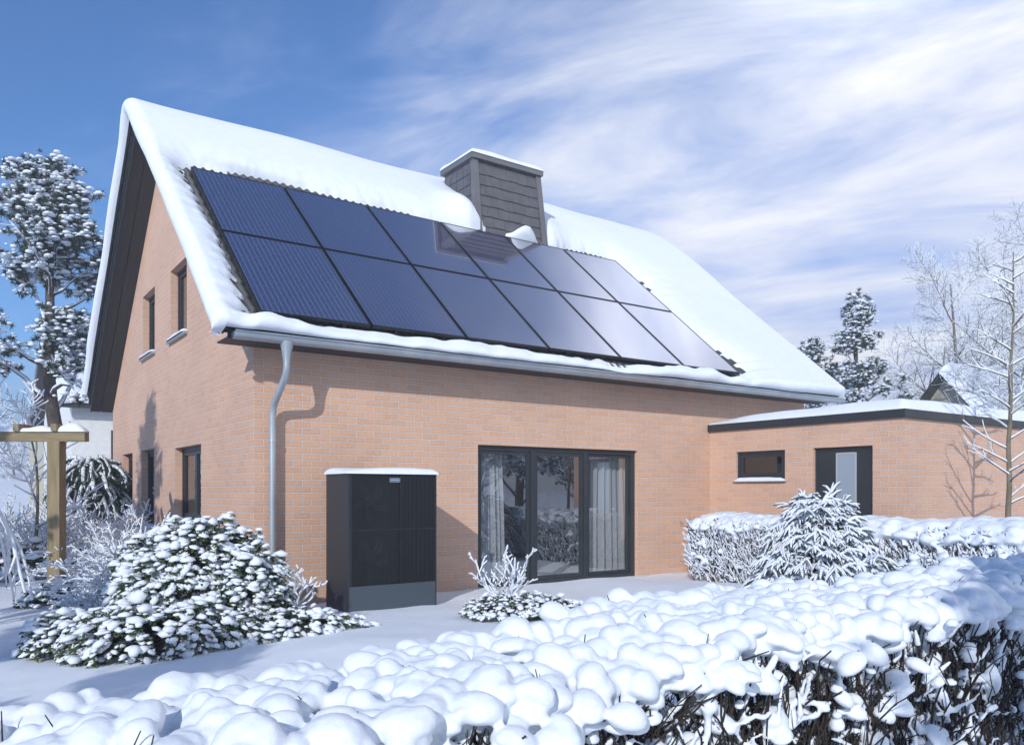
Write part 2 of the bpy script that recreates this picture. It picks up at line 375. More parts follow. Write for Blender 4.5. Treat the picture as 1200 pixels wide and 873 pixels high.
# roof section (y,z): eave front -> ridge -> eave back
PITCH = R_(40.35); TP = math.tan(PITCH); RY0, RIDGE = -.5, 4.83
ZE = 3.34; ZR = ZE + (RIDGE - RY0) * TP
def tile_z(y): return ZR - abs(y - RIDGE) * TP
TH = .34                                           # vertical thickness of the roof build-up
HX1 = 11.2                                         # right end of the house
house = thing('brick_house', 'two storey brick house with steep snowy roof, chimney and dark framed windows', 'house', (0, 0, -.1))
house.location = (0, 0, 0)
gable_ops = [(7.72, 8.81, .93, 2.125), (5.70, 6.84, .72, 2.13), (2.47, 4.125, .87, 2.06), (5.645, 6.725, 3.90, 5.06), (3.32, 4.43, 3.89, 5.05)]
DOOR = (3.303, 6.538, -.10, 2.042)
mb = MB()
wall_panel(mb, (0, 1, 0), (0, 0, 0), -.4, lambda u: tile_z(u) - TH + .03, gable_ops, (-1, 0, 0), .30, 0., 10.0, 0.)
wall_panel(mb, (1, 0, 0), (0, 0, 0), -.4, lambda u: 3.34, [DOOR], (0, -1, 0), .17, 0., HX1, .125)
wall_panel(mb, (0, 1, 0), (HX1, 0, 0), -.4, lambda u: tile_z(u) - TH + .03, [], (1, 0, 0), .2, 0., 10.0)
wall_panel(mb, (1, 0, 0), (0, 10.0, 0), -.4, lambda u: 3.34, [], (0, 1, 0), .2, 0., HX1)
mb.build('wall', M['brick'], house)

def window(ops, plane, frame_d, parent, sash=1, fw=.065, glass='glass_win', inner=True):
    """frame + pane(s) set frame_d behind the wall face; plane 'x' = gable (runs along y), 'y' = front, 'g' = garage side"""
    a, b, z0, z1 = ops
    fb = MB(); t = .07
    def bx(u0, u1, w0, w1, d0, d1):
        if plane == 'x': fb.box(d0, d1, u0, u1, w0, w1)
        elif plane == 'y': fb.box(u0, u1, d0, d1, w0, w1)
        else: fb.box(GX + d0, GX + d1, u0, u1, w0, w1)
    d0, d1 = frame_d, frame_d + t
    bx(a, a + fw, z0, z1, d0, d1); bx(b - fw, b, z0, z1, d0, d1); bx(a + fw, b - fw, z1 - fw, z1, d0, d1); bx(a + fw, b - fw, z0, z0 + fw, d0, d1)
    f = fb.build('window', M['anthracite'], parent)
    n = sash; wd = (b - a - 2 * fw) / n
    for i in range(n):
        u0, u1 = a + fw + i * wd, a + fw + (i + 1) * wd
        fb = MB(); s_ = .055; e0, e1 = d0 + .014, d1 + .012
        g_ = .004
        u0 += g_; u1 -= g_; w0, w1 = z0 + fw + g_, z1 - fw - g_
        bx(u0, u0 + s_, w0, w1, e0, e1); bx(u1 - s_, u1, w0, w1, e0, e1); bx(u0 + s_, u1 - s_, w1 - s_, w1, e0, e1); bx(u0 + s_, u1 - s_, w0, w0 + s_, e0, e1)
        fb.build('sash', M['anthracite'], f)
        fb = MB(); ua, ub, wa, wb_ = u0 + s_ * .8, u1 - s_ * .8, w0 + s_ * .8, w1 - s_ * .8; dd = d0 + .04
        if plane == 'x': fb.quad([(dd, ua, wa), (dd, ua, wb_), (dd, ub, wb_), (dd, ub, wa)])
        else: fb.quad([(GX + dd, ua, wa), (GX + dd, ua, wb_), (GX + dd, ub, wb_), (GX + dd, ub, wa)])
        fb.build('pane', M[glass], f)
    return f
GX = 8.347
for k, o in enumerate(gable_ops):
    f = window(o, 'x', .118, house, sash=2 if k == 2 else 1)
    a, b, z0, z1 = o
    sb = MB(); sb.hexa([(-.055, a - .04, z0 - .09), (-.055, a - .04, z0 - .05), (-.055, b + .04, z0 - .09), (-.055, b + .04, z0 - .05),
                        (.20, a - .0, z0 - .06), (.20, a - .0, z0 + .0), (.20, b + .0, z0 - .06), (.20, b + .0, z0 + .0)]) if False else sb.box(-.06, -.002, a - .05, b + .05, z0 - .065, z0 - .03)
    sb.box(-.002, .118, a + .002, b - .002, z0 - .03, z0 + .004)
    sb.build('sill', M['zinc'], f)
    # snow lying on the sill
    ny = 26; nx = 9; P = np.zeros((ny, nx, 3))
    for i in range(ny):
        for j in range(nx):
            u = i / (ny - 1); v = j / (nx - 1); aa = math.pi * v
            endf = min(1, (min(u, 1 - u) / .12) ** .5 if min(u, 1 - u) > 0 else 0)
            hgt = (.07 + .035 * vnoise(u * 5, k * 3.3, 3)) * endf
            P[i, j] = (-.01 - .075 * math.cos(aa) * (.6 + .4 * endf), a - .06 + u * (b - a + .08), z0 - .03 + hgt * math.sin(aa))
    MB().grid(P).build('sill_snow', M['snow_fine'], f, True)
# near-black sheet paints in the darkness of the rooms behind the gable windows
mb = MB(); mb.box(.32, .36, .3, 9.7, -.3, 2.6 + 0)
for k, (a, b, z0, z1) in enumerate(gable_ops):
    pass
rb = MB()
rb.box(1.3, 1.34, 2., 9.7, -.1, 5.6); rb.build('dark_room_backing', M['dark'], house)
# ---- sliding door
DG = DOOR
fr = MB(); y0, y1 = .07, .16; fw = .075
fr.box(DG[0], DG[1], y0, y1, DG[3] - fw, DG[3]); fr.box(DG[0], DG[1], y0, y1, DG[2], DG[2] + .07)
fr.box(DG[0], DG[0] + .06, y0, y1, DG[2] + .07, DG[3] - fw); fr.box(DG[1] - .09, DG[1], y0, y1, DG[2] + .07, DG[3] - fw)
fr.box(4.33, 4.41, y0, y1, DG[2] + .07, DG[3] - fw); fr.box(5.40, 5.49, y0, y1, DG[2] + .07, DG[3] - fw)
door = fr.build('sliding_door', M['anthracite'], house)
for a, b, yo in ((3.363, 4.33, .095), (4.41, 5.40, .085), (5.49, 6.448, .105)):
    s_ = .052; fb = MB(); z0, z1 = DG[2] + .073, DG[3] - fw - .003
    a += .003; b -= .003
    fb.box(a, a + s_, yo, yo + .05, z0, z1); fb.box(b - s_, b, yo, yo + .05, z0, z1); fb.box(a + s_, b - s_, yo, yo + .05, z1 - s_, z1); fb.box(a + s_, b - s_, yo, yo + .05, z0, z0 + s_)
    fb.build('sash', M['anthracite'], door)
    fb = MB(); fb.quad([(a + s_ * .8, yo + .025, z0 + s_ * .8), (b - s_ * .8, yo + .025, z0 + s_ * .8), (b - s_ * .8, yo + .025, z1 - s_ * .8), (a + s_ * .8, yo + .025, z1 - s_ * .8)]); fb.build('pane', M['glass'], door)
# ---- living room seen through it
rm = MB(); rm.box(2.2, 8.2, .2, 4.6, -.16, -.105); rm.build('room_floor', M['floor'], house)
rm = MB(); rm.box(2.2, 8.2, 4.6, 4.65, -.1, 2.5); rm.box(2.15, 2.2, .2, 4.6, -.1, 2.5); rm.box(8.2, 8.25, .2, 4.6, -.1, 2.5); rm.box(2.2, 8.2, .2, 4.6, 2.5, 2.55)
rm.build('room_wall', M['inner'], house)
# ---- roof slab, soffit, verge
XV0, XV1 = -.45, 11.50
mb = MB()
def slab(mb, x0, x1, ya, yb, off_top, off_bot):
    za, zb = tile_z(ya), tile_z(yb)
    mb.hexa([(x0, ya, za - off_bot), (x0, ya, za - off_top), (x0, yb, zb - off_bot), (x0, yb, zb - off_top),
             (x1, ya, za - off_bot), (x1, ya, za - off_top), (x1, yb, zb - off_bot), (x1, yb, zb - off_top)])
slab(mb, XV0 + .03, XV1 - .03, -.30, RIDGE, .05, TH - .06); slab(mb, XV0 + .03, XV1 - .03, RIDGE, 10.02, .05, TH - .03)
roof = mb.build('roof', M['soffit'], house)
# soffit boards under the gable overhang, two per slope, with a shadow gap
for (ya, yb) in ((-.22, RIDGE - .004), (RIDGE + .004, 10.02)):
    for (xa, xb) in ((XV0 + .03, -.245), (-.235, -.003)):
        sb = MB(); slab(sb, xa, xb, ya, yb, TH - .028, TH); sb.build('soffit_board', M['soffit'], roof)
    sb = MB(); slab(sb, XV0, XV0 + .028, ya, yb, .03, TH + .015); sb.build('bargeboard', M['anthracite'], roof)
sb = MB(); sb.box(XV0 + .01, HX1 + .3, -.425, -.003, 3.135, 3.155); sb.box(XV0 + .01, HX1 + .3, -.443, -.427, 3.135, 3.29); sb.build('eave_board', M['soffit'], roof)
# stepped verge tiles along the gable edge
sb = MB()
for sgn in (-1, 1):
    k = 0; y = RIDGE
    while True:
        ya = RIDGE + sgn * k * .26; yb = RIDGE + sgn * (k + 1) * .26; k += 1
        if ya < -.25 or ya > 9.8: break
        za, zb = tile_z(ya), tile_z(yb)
        sb.hexa([(XV0 - .035, ya, za - .16), (XV0 - .035, ya, za - .005), (XV0 - .035, yb, zb - .19), (XV0 - .035, yb, zb + .02),
                 (XV0 + .12, ya, za - .16), (XV0 + .12, ya, za - .005), (XV0 + .12, yb, zb - .19), (XV0 + .12, yb, zb + .02)])
sb.build('verge_tile', M['tile'], roof)
# pantiles: wavy and stepped, on the slope that faces the garden
SL = (RIDGE - RY0) / math.cos(PITCH); CP, SP = math.cos(PITCH), math.sin(PITCH)
nrm = A([0, -SP, CP])
def slope_pt(x, t, h):                                 # x along the eave, t up the slope from the eave line, h off the tiles
    x, t, h = np.broadcast_arrays(x, t, h)
    return np.stack([x, RY0 + t * CP - h * SP, ZE + t * SP + h * CP], -1)
xs = np.arange(XV0, XV1 + .001, .0165); rows = []
course = .335
ph = (xs / .132) % 1.0
wave = .022 * np.where(ph < .62, np.sin(ph / .62 * np.pi), -.35 * np.sin((ph - .62) / .38 * np.pi))
nt_ = int(SL / course)
for k in range(nt_ + 1):
    t0 = k * course - .08; 
    rows.append(slope_pt(xs, t0, wave + .022)); rows.append(slope_pt(xs, min(t0 + course, SL), wave - .012))
P = A(rows)
sb = MB(); sb.grid(P)
sb.build('roof_tiles', M['tile'], roof, True)
# ---- solar panels (things of their own, below); hole for them in the snow
PX0, PX1, PT0, PT1 = -.095, 8.545, .055, 4.345
PN, PH = 6, 2
# ---- snow on the roof
def smooth(a, s_):
    k = np.arange(-int(3 * s_), int(3 * s_) + 1); g_ = np.exp(-.5 * (k / s_) ** 2); g_ /= g_.sum()
    p = np.pad(a, ((len(k) // 2,) * 2, (0, 0)), mode='reflect', reflect_type='odd'); return np.stack([np.convolve(p[:, i], g_, 'valid') for i in range(a.shape[1])], 1)
ds = .035
front = np.concatenate([np.arange(-.095, .12, .015), np.arange(.12, SL, ds)]); back = np.arange(SL, 2 * SL - .25, ds)
path = np.concatenate([np.stack([RY0 + front * CP, ZE + front * SP], 1), np.stack([RIDGE + (back - SL) * CP, ZR - (back - SL) * SP], 1)])
tt = np.concatenate([front, back]); path[len(front) - 30:] = smooth(path, 5.)[len(front) - 30:]
tan = unit(np.gradient(path, axis=0)); pn = np.stack([-tan[:, 1], tan[:, 0]], 1)
keep = np.concatenate([np.arange(0, len(front) + 14), np.arange(len(front) + 14, len(tt), 5)])
tt, path, pn = tt[keep], path[keep], pn[keep]
XB0, XB1 = XV0 - .06, XV1 - .02
xin = np.arange(XB0, XB1 + .001, .036)
def rect_d(x, t):
    dx = np.maximum(PX0 - x, x - PX1); dt = np.maximum(PT0 - t, t - PT1)
    out_ = np.hypot(np.maximum(dx, 0), np.maximum(dt, 0)); return out_ + np.minimum(np.maximum(dx, dt), 0)
def snow_h(x, t):
    T = .20 + .05 * fnoise(x * .5, t * .6, 21, 2)
    T = T + .05 * np.exp(-((t - SL * .75) / 1.6) ** 2) - .05 * np.exp(-((t - SL) / .5) ** 2) - .07 * (t > SL) * np.clip((t - SL) / .6, 0, 1)
    d = rect_d(x, t)
    below = (t < PT0 + .3); left = x < PX0 + .02; right = x > PX1; above = t > PT1 - .05
    sm = lambda v: (lambda c: c * c * (3 - 2 * c))(np.clip(v, 0, 1))
    wL = sm((PX0 - x) / .12 + .5); wR = sm((x - PX1) / .12 + .5); wA = sm((t - PT1) / .16 + .5)
    tooth = ((t + .08) / .335 + .35 * vnoise(x * 3, t * 2, 38)) % 1.0
    dl = -.03 + .13 * tooth * (.35 + 1.3 * np.abs(t / PT1 - .5)) + .06 * np.exp(-((t - .2) / .5) ** 2) + .07 * np.exp(-((t - 4.1) / .45) ** 2)
    dr = -.02 + .17 * (1 - tooth) * (.5 + .5 * np.sin(t * 2.3)) + .36 * np.exp(-((t - .55) / .5) ** 2) + .22 * np.exp(-((t - 3.6) / .5) ** 2)
    da = .08 + .15 * sm((4.3 - x) / .8) + .11 * np.exp(-((x - 1.45) / .6) ** 2) + .15 * sm((x - 7.0) / .4) + .03 * vnoise(x * 3, 0 * t, 39)
    d0 = .08 * (1 - np.maximum(np.maximum(wL, wR), wA)) + wA * da * (1 - .85 * np.maximum(sm((PX0 - x) / .7 + .35), sm((x - PX1) / .7 + .35))) + (1 - wA) * (wL * dl + wR * dr)
    d0 = d0 + .05 * fnoise(x * 1.3, t * 1.3, 33, 2) + .05 * vnoise(x * 7., t * 3.2, 35) + .03 * vnoise(x * 15, t * 9, 36)
    ramp = .24 - .07 * wL * (1 - wA)
    h = -.045 + (T + .045) * (1 - np.exp(-np.maximum(d - d0, 0) / ramp)) - np.clip(d0 - d, 0, .3) * .35
    lipz = (.155 + .13 * fnoise(x * 1.1, 0 * t, 71, 3)) * np.clip((.10 + .10 * vnoise(x * 1.7, 0 * t, 73) + .07 * vnoise(x * 6.3, 0 * t, 74) - t) / .10, 0, 1) ** .55 - .045
    wl = np.clip((x - PX0 + .35) / .35, 0, 1) * np.clip((PX1 + .35 - x) / .35, 0, 1) * np.clip((.26 - t) / .08, 0, 1); wl = wl * wl * (3 - 2 * wl)
    h = h * (1 - wl) + wl * np.maximum(lipz, np.minimum(h, lipz + .0))
    # half melted streak above the upper row
    h = h - .19 * np.exp(-((x - 1.15) / .62) ** 2 - ((t - PT1 - .42 + .02 * x) / .085) ** 2)
    # snow drifted against the chimney and a small heap before it
    h = h + .22 * np.exp(-((x - 4.95) / .35) ** 2 - ((t - 4.9) / .7) ** 2) + .36 * np.exp(-((x - 6.2) / .30) ** 2 - ((t - 4.47) / .075) ** 2) + .10 * np.exp(-((x - 7.1) / .4) ** 2 - ((t - 5.1) / .8) ** 2)
    return h
ang = np.radians(np.linspace(-75, 78, 10))
def border(a0, rad_amp):
    return [(-math.cos(a) * rad_amp, .5 + .5 * math.sin(a)) for a in ang]
colsx = [(XB0, dx, s_) for dx, s_ in border(0, .15)] + [(x, 0., 1.) for x in xin] + [(XB1, -dx, s_) for dx, s_ in border(0, .15)[::-1]]
t_first, t_last = tt[0], tt[-1]
rowsx = [(0, dt, s_) for dt, s_ in border(0, .085)] + [(i, 0., 1.) for i in range(len(tt))] + [(len(tt) - 1, -dt, s_) for dt, s_ in border(0, .16)[::-1]]
xb = A([c[0] for c in colsx]); xo = A([c[1] for c in colsx]); xs_ = A([c[2] for c in colsx])
ri = A([r[0] for r in rowsx]); ro = A([r[1] for r in rowsx]); rs = A([r[2] for r in rowsx])
HH = snow_h(xb[None, :], tt[ri][:, None])
S = rs[:, None] * xs_[None, :]
edge = .17
Hfin = np.where(S < .999, HH * S - edge * .55 * (1 - S) * np.where(xs_[None, :] < .999, 1.3, .25), HH)
xw = 1 + .30 * fnoise(tt[ri][:, None] * .9, xb[None, :] * 0, 55, 2)
rw = 1 + .75 * fnoise(xb[None, :] * .8, 0 * tt[ri][:, None], 57, 3)
Xf = xb[None, :] + xo[None, :] * xw; Tro = ro[:, None] * rw
tdir = np.stack([np.where(ri < len(tt) // 2, CP, CP), np.where(tt[ri] < SL, SP, -SP)], 1)
base = path[ri]; n2_ = pn[ri]
Yf = base[:, 0][:, None] + tdir[:, 0][:, None] * Tro + n2_[:, 0][:, None] * Hfin
Zf = base[:, 1][:, None] + tdir[:, 1][:, None] * Tro + n2_[:, 1][:, None] * Hfin
MB().grid(np.stack([np.broadcast_to(Xf, Yf.shape), Yf, Zf], -1)).build('roof_snow', M['snow'], house, True)

# ---- gutter and downpipe
gy_, gz_, gr = -.52, 3.20, .082
a = np.radians(np.linspace(180, 360, 13)); prof = [(gy_ + gr * math.cos(q), gz_ + gr * math.sin(q)) for q in a]
lip = [(gy_ - gr - .012 + .012 * math.cos(q), gz_ + .006 + .012 * math.sin(q)) for q in np.radians(np.linspace(340, 20, 9) - 0)]
prof2 = [(y + .004 if y < gy_ else y - .004, z + .004) for y, z in prof[::-1]]
loop = lip + prof + prof2
gx_ = [-.40, 11.7]
mb = MB(); P = A([[(x, y, z) for (y, z) in loop] for x in gx_]); mb.grid(P, closed=True)
for x in gx_: mb.add([(x, y, z) for y, z in prof], [list(range(len(prof)))])
gutter = mb.build('gutter', M['zinc'], house, False)
for x in (.05, 2.1, 4.6, 7.0, 9.2, 10.9):
    jb = MB(); jb.grid(A([[(x + dx, gy_ + (gr + .003) * math.cos(q), gz_ + (gr + .003) * math.sin(q)) for q in a] for dx in (-.012, .012)]))
    jb.build('gutter_joint', M['zinc'], gutter)
dp = MB()
fn = []
for z, r in ((3.155, .085), (3.04, .062), (2.94, .047), (2.90, .045)): fn.append((z, r))
dp.grid(A([[(.235 + r * math.cos(q), gy_ + r * math.sin(q), z) for q in np.linspace(0, 2 * np.pi, 16, endpoint=False)] for z, r in fn]), closed=True)
pts = [(.235, gy_, 2.93), (.235, gy_, 2.84), (.232, gy_ + .02, 2.77), (.225, gy_ + .08, 2.68), (.205, -.19, 2.46), (.200, -.135, 2.38), (.198, -.115, 2.30), (.198, -.115, 2.0), (.198, -.115, -.2)]
tube(dp, pts, .0425, 16)
pipe = dp.build('downpipe', M['zinc'], house, True)
jb = MB()
for z in (1.98, .55):
    jb = MB(); tube(jb, [(.198, -.115, z - .02), (.198, -.115, z + .02)], .049, 16); jb.box(.185, .21, -.07, .0, z - .012, z + .012); jb.build('pipe_bracket', M['zinc'], pipe)

# ---- chimney
cx0, cx1 = 5.17, 6.74
def cy0(z): return 2.875 + (z - 6.15) * .125          # slanting front face
CT = 7.72
ch = MB(); zb = 5.8
ch.hexa([(cx0 - .02, cy0(zb), zb), (cx0, cy0(CT), CT), (cx0 - .02, 4.12, zb), (cx0, 4.12, CT), (cx1 + .06, cy0(zb), zb), (cx1, cy0(CT), CT), (cx1 + .06, 4.12, zb), (cx1, 4.12, CT)])
chim = ch.build('chimney', M['slate'], house)
cl = MB()
nr = 8; rowh = (CT - .06 - 6.0) / nr
for r_ in range(nr):                                  # front shingles, each row lapped over the one below
    z0 = 6.0 + r_ * rowh; z1 = z0 + rowh + .02; off = (r_ % 2) * .13
    x = cx0 + .10 - off
    while x < cx1 - .08:
        xa, xb_ = max(x, cx0 + .10), min(x + .26, cx1 - .08); x += .26
        if xb_ - xa < .03: continue
        lo = .030 + rng.uniform(0, .003); hi = .010; dz = rng.uniform(-.004, .004) - .010 * ((int((x + 9) / .26)) % 2)
        cl.hexa([(xa + .002, cy0(z0) - lo, z0 + dz), (xa + .002, cy0(z1) - hi, z1), (xa + .002, cy0(z0), z0 + dz), (xa + .002, cy0(z1), z1),
                 (xb_ - .002, cy0(z0) - lo, z0 + dz), (xb_ - .002, cy0(z1) - hi, z1), (xb_ - .002, cy0(z0), z0 + dz), (xb_ - .002, cy0(z1), z1)])
for r_ in range(nr):                                  # side shingles with upright joints
    z0 = 6.0 + r_ * rowh; z1 = z0 + rowh - .008; y = 4.10
    while y > cy0(z0) + .12:
        ya = max(y - .225, cy0(z1) + .06); yb = y; y -= .245
        if yb - ya < .03: continue
        xs0 = cx0 - .02 * (CT - z0) / (CT - zb); 
        cl.hexa([(xs0 - .026, ya, z0), (xs0 - .012, ya, z1), (xs0 - .026, yb, z0), (xs0 - .012, yb, z1), (xs0 + .01, ya, z0), (xs0 + .01, ya, z1), (xs0 + .01, yb, z0), (xs0 + .01, yb, z1)])
cl.build('cladding', M['slate'], chim)
for (xa, xb_, xla, xlb) in ((cx0 - .03, cx0 + .09, cx0 - .05, cx0 + .075), (cx1 - .09, cx1 + .03, cx1 - .04, cx1 + .085)):
    ct = MB(); ct.hexa([(xla, cy0(zb) - .045, zb), (xa, cy0(CT) - .045, CT - .002), (xla, cy0(zb) + .10, zb), (xa, cy0(CT) + .06, CT - .002), (xlb, cy0(zb) - .045, zb), (xb_, cy0(CT) - .045, CT - .002), (xlb, cy0(zb) + .10, zb), (xb_, cy0(CT) + .06, CT - .002)])
    ct.build('corner_strip', M['slate_trim'], chim)
cp = MB(); cp.box(cx0 - .075, cx1 + .06, cy0(CT) - .09, 4.18, CT, CT + .115); cp.build('cap', M['slate_trim'], chim)
def pillow(x0, x1, y0, y1, z, h, nx=40, ny=24, seed=1, rad=.12, over=.02, drop=.02):
    """snow cushion on a flat top with rounded, slightly overhanging edges"""
    u = np.linspace(-1, 1, nx); v = np.linspace(-1, 1, ny)
    u = np.sign(u) * (1 - (1 - np.abs(u)) ** 1.6); v = np.sign(v) * (1 - (1 - np.abs(v)) ** 1.6)
    X_, Y_ = np.meshgrid(x0 - over + (u + 1) / 2 * (x1 - x0 + 2 * over), y0 - over + (v + 1) / 2 * (y1 - y0 + 2 * over), indexing='ij')
    d = np.minimum(np.minimum(X_ - x0 + over, x1 + over - X_), np.minimum(Y_ - y0 + over, y1 + over - Y_))
    e = np.sqrt(np.clip(1 - (1 - np.clip(d / rad, 0, 1)) ** 2, 0, 1))
    Z_ = z - drop + (h * (1 + .7 * fnoise(X_ * 1.6, Y_ * 1.6, seed, 2)) + drop) * e
    return MB().grid(np.stack([X_, Y_, Z_], -1))
pillow(cx0 - .075, cx1 + .06, cy0(CT) - .09, 4.18, CT + .115, .13, seed=3, rad=.22, over=.015).build('cap_snow', M['snow'], chim, True)

# ------------------------------------------------------------------ solar panels
pw, phh = (PX1 - PX0) / PN, (PT1 - PT0) / PH
cols_w = ['first', 'second', 'third', 'fourth', 'fifth', 'sixth']
for r_ in range(PH):
    for c_ in range(PN):
        x0, t0 = PX0 + c_ * pw, PT0 + r_ * phh; g_ = .011
        rowname = 'upper' if r_ else 'lower'
        lab = f'dark blue solar panel, {cols_w[c_]} from the gable in the {rowname} row'
        if r_ == 1 and c_ == 3: lab = 'dark blue solar panel right below the chimney, fourth from the gable in the upper row'
        t = thing('solar_panel', lab, 'solar panel', slope_pt(x0, t0, .04), 'solar panels on the snowy roof')
        def loc(x, tt_, h): return slope_pt(x, tt_, h) - slope_pt(x0, t0, .04)
        def pbox(mb, xa, xb_, ta, tb, ha, hb):
            mb.hexa([loc(x, q, h) for x in (xa, xb_) for q in (ta, tb) for h in (ha, hb)])
        fb = MB(); xa, xb_, ta, tb = x0 + g_, x0 + pw - g_, t0 + g_, t0 + phh - g_; f_ = .020
        pbox(fb, xa, xb_, ta, ta + f_, .085, .125); pbox(fb, xa, xb_, tb - f_, tb, .085, .125); pbox(fb, xa, xa + f_, ta + f_, tb - f_, .085, .125); pbox(fb, xb_ - f_, xb_, ta + f_, tb - f_, .085, .125)
        fb.build('frame', M['panel_frame'], t)
        fb = MB(); fb.quad([loc(xa + f_, ta + f_, .121), loc(xb_ - f_, ta + f_, .121), loc(xb_ - f_, tb - f_, .121), loc(xa + f_, tb - f_, .121)], [(0, 0), (pw - .06, 0), (pw - .06, phh - .06), (0, phh - .06)])
        fb.build('cell_glass', M['cells'], t)
        fb = MB()
        for xx in (.25, .75):
            pbox(fb, x0 + pw * xx - .02, x0 + pw * xx + .02, t0 + .003, t0 + phh - .003, .035, .083)
        fb.build('mounting_rail', M['panel_frame'], t)

# ------------------------------------------------------------------ garage
gar = thing('garage', 'flat roofed brick garage annex with dark fascia under thick snow', 'garage', (GX, -3.66, 0)); gar.location = (0, 0, 0)
GY0 = -3.661; GXE = 17.
g_win = (-1.627, -.613, 1.56, 2.045); g_door = (-3.182, -2.162, -.1, 2.048)
mb = MB()
wall_panel(mb, (0, 1, 0), (GX, 0, 0), -.4, lambda u: 2.435, [g_win, g_door], (-1, 0, 0), .12, GY0, -.003, .06)
wall_panel(mb, (1, 0, 0), (0, GY0, 0), -.4, lambda u: 2.435, [], (0, -1, 0), .2, GX, GXE, .10)
wall_panel(mb, (0, 1, 0), (GXE, 0, 0), -.4, lambda u: 2.435, [], (1, 0, 0), .2, GY0, 2.5)
mb.build('wall', M['brick'], gar)
fb = MB(); fb.box(GX - .05, GX + .02, GY0 - .05, -.003, 2.437, 2.56); fb.box(GX + .02, GXE + .05, GY0 - .05, GY0 + .02, 2.437, 2.56); fb.build('fascia', M['anthracite'], gar)
rf = MB(); rf.box(GX + .02, GXE + .04, GY0 + .02, -.003, 2.45, 2.53); rf.build('roof', M['anthracite'], gar)
# snow slab on the garage, thin at the house wall
u = np.concatenate([np.linspace(0, .12, 12)[:-1], np.linspace(.12, 1, 60)]); gw = GXE - GX + .12
Xg = GX - .047 + u * gw; v = np.concatenate([np.linspace(0, .1, 10)[:-1], np.linspace(.1, 1, 40)]); Yg = GY0 - .047 + v * (3.661 + .035)
XX, YY = np.meshgrid(Xg, Yg, indexing='ij')
d = np.minimum(XX - Xg[0], YY - Yg[0]); e = np.sqrt(np.clip(1 - (1 - np.clip(d / .14, 0, 1)) ** 2, 0, 1))
hh = (.19 + .09 * fnoise(XX * .7, YY * .7, 61, 2)) * (1 - .75 * np.exp(-((YY) / .9) ** 2))
ZZ = 2.557 + hh * e
MB().grid(np.stack([XX, YY, ZZ], -1)).build('snow_cover', M['snow'], gar, True)
f = window(g_win, 'g', .045, gar, sash=1, fw=.05)
sp_ = MB(); P = np.zeros((20, 8, 3))
for i in range(20):
    for j in range(8):
        u_ = i / 19; aa = math.pi * j / 7; ef = min(1, (min(u_, 1 - u_) / .1) ** .5) if 0 < u_ < 1 else 0
        P[i, j] = (GX - .015 - .06 * math.cos(aa), g_win[0] - .03 + u_ * 1.06, g_win[2] - .035 + (.065 + .02 * vnoise(u_ * 6, 1, 2)) * math.sin(aa) * ef)
sp_.grid(P).build('sill_snow', M['snow_fine'], f, True)
sb = MB(); sb.box(GX - .05, GX - .002, g_win[0] - .03, g_win[1] + .03, g_win[2] - .05, g_win[2] - .03); sb.build('sill', M['zinc'], f)
rb = MB(); rb.box(GX + .9, GX + .93, -3.5, -.1, -.1, 2.4); rb.build('dark_room_backing', M['dark'], gar)  # near-black sheet paints in the darkness inside the garage
db = MB(); dx0 = GX + .07
db.box(dx0, dx0 + .05, g_door[0] + .05, g_door[1] - .05, -.1, 2.0); 
dr = db.build('door', M['anthracite'], gar)
db = MB(); db.box(dx0 - .012, dx0 + .06, g_door[0], g_door[0] + .05, -.1, 2.048); db.box(dx0 - .012, dx0 + .06, g_door[1] - .05, g_door[1], -.1, 2.048); db.box(dx0 - .012, dx0 + .06, g_door[0] + .05, g_door[1] - .05, 2.0, 2.048); db.build('door_frame', M['anthracite'], dr)
ya, yb, za, zb2 = -2.875, -2.535, .3, 1.955
db = MB(); db.box(dx0 - .008, dx0 - .002, ya + .02, yb - .02, za + .02, zb2 - .02); db.build('door_pane', M['frosted'], dr)
db = MB(); q_ = .025
db.box(dx0 - .014, dx0 - .001, ya - q_ + .02, ya + .02, za, zb2); db.box(dx0 - .014, dx0 - .001, yb - .02, yb + q_ - .02, za, zb2); db.box(dx0 - .014, dx0 - .001, ya + .02, yb - .02, zb2 - .02, zb2 + .005); db.box(dx0 - .014, dx0 - .001, ya + .02, yb - .02, za, za + .02)
db.build('pane_trim', M['white_trim'], dr)
db = MB(); tube(db, [(dx0 - .001, -2.29, .98), (dx0 - .05, -2.29, .98), (dx0 - .05, -2.40, .98)], .011, 8); db.build('handle', M['zinc'], dr)

# ------------------------------------------------------------------ curtains behind the sliding door
def curtain(x0, x1, lab):
    xs = np.linspace(0, 1, 120); zs = np.linspace(0, 1, 14); P = np.zeros((120, 14, 3))
    for j, zq in enumerate(zs):
        spread = 1 - .16 * zq * zq
        P[:, j, 0] = (x0 + x1) / 2 + (xs - .5) * (x1 - x0) * spread
        P[:, j, 1] = .36 + .045 * np.sin(xs * 2 * np.pi * 7.5 + 1.2 * np.sin(xs * 7) + .5 * zq) * (.7 + .5 * (1 - zq)) + .02 * np.sin(xs * 31)
        P[:, j, 2] = -.085 + zq * 2.25
    t = MB().grid(P).build('curtain', M['curtain'], None, True); tag(t, lab, 'curtain', 'sheer curtains in the sliding door'); return t
curtain(3.2, 4.0, 'white sheer curtain hanging at the pipe end of the glass door')
curtain(5.66, 6.75, 'white sheer curtain gathered behind the glass door pane nearest the garage')

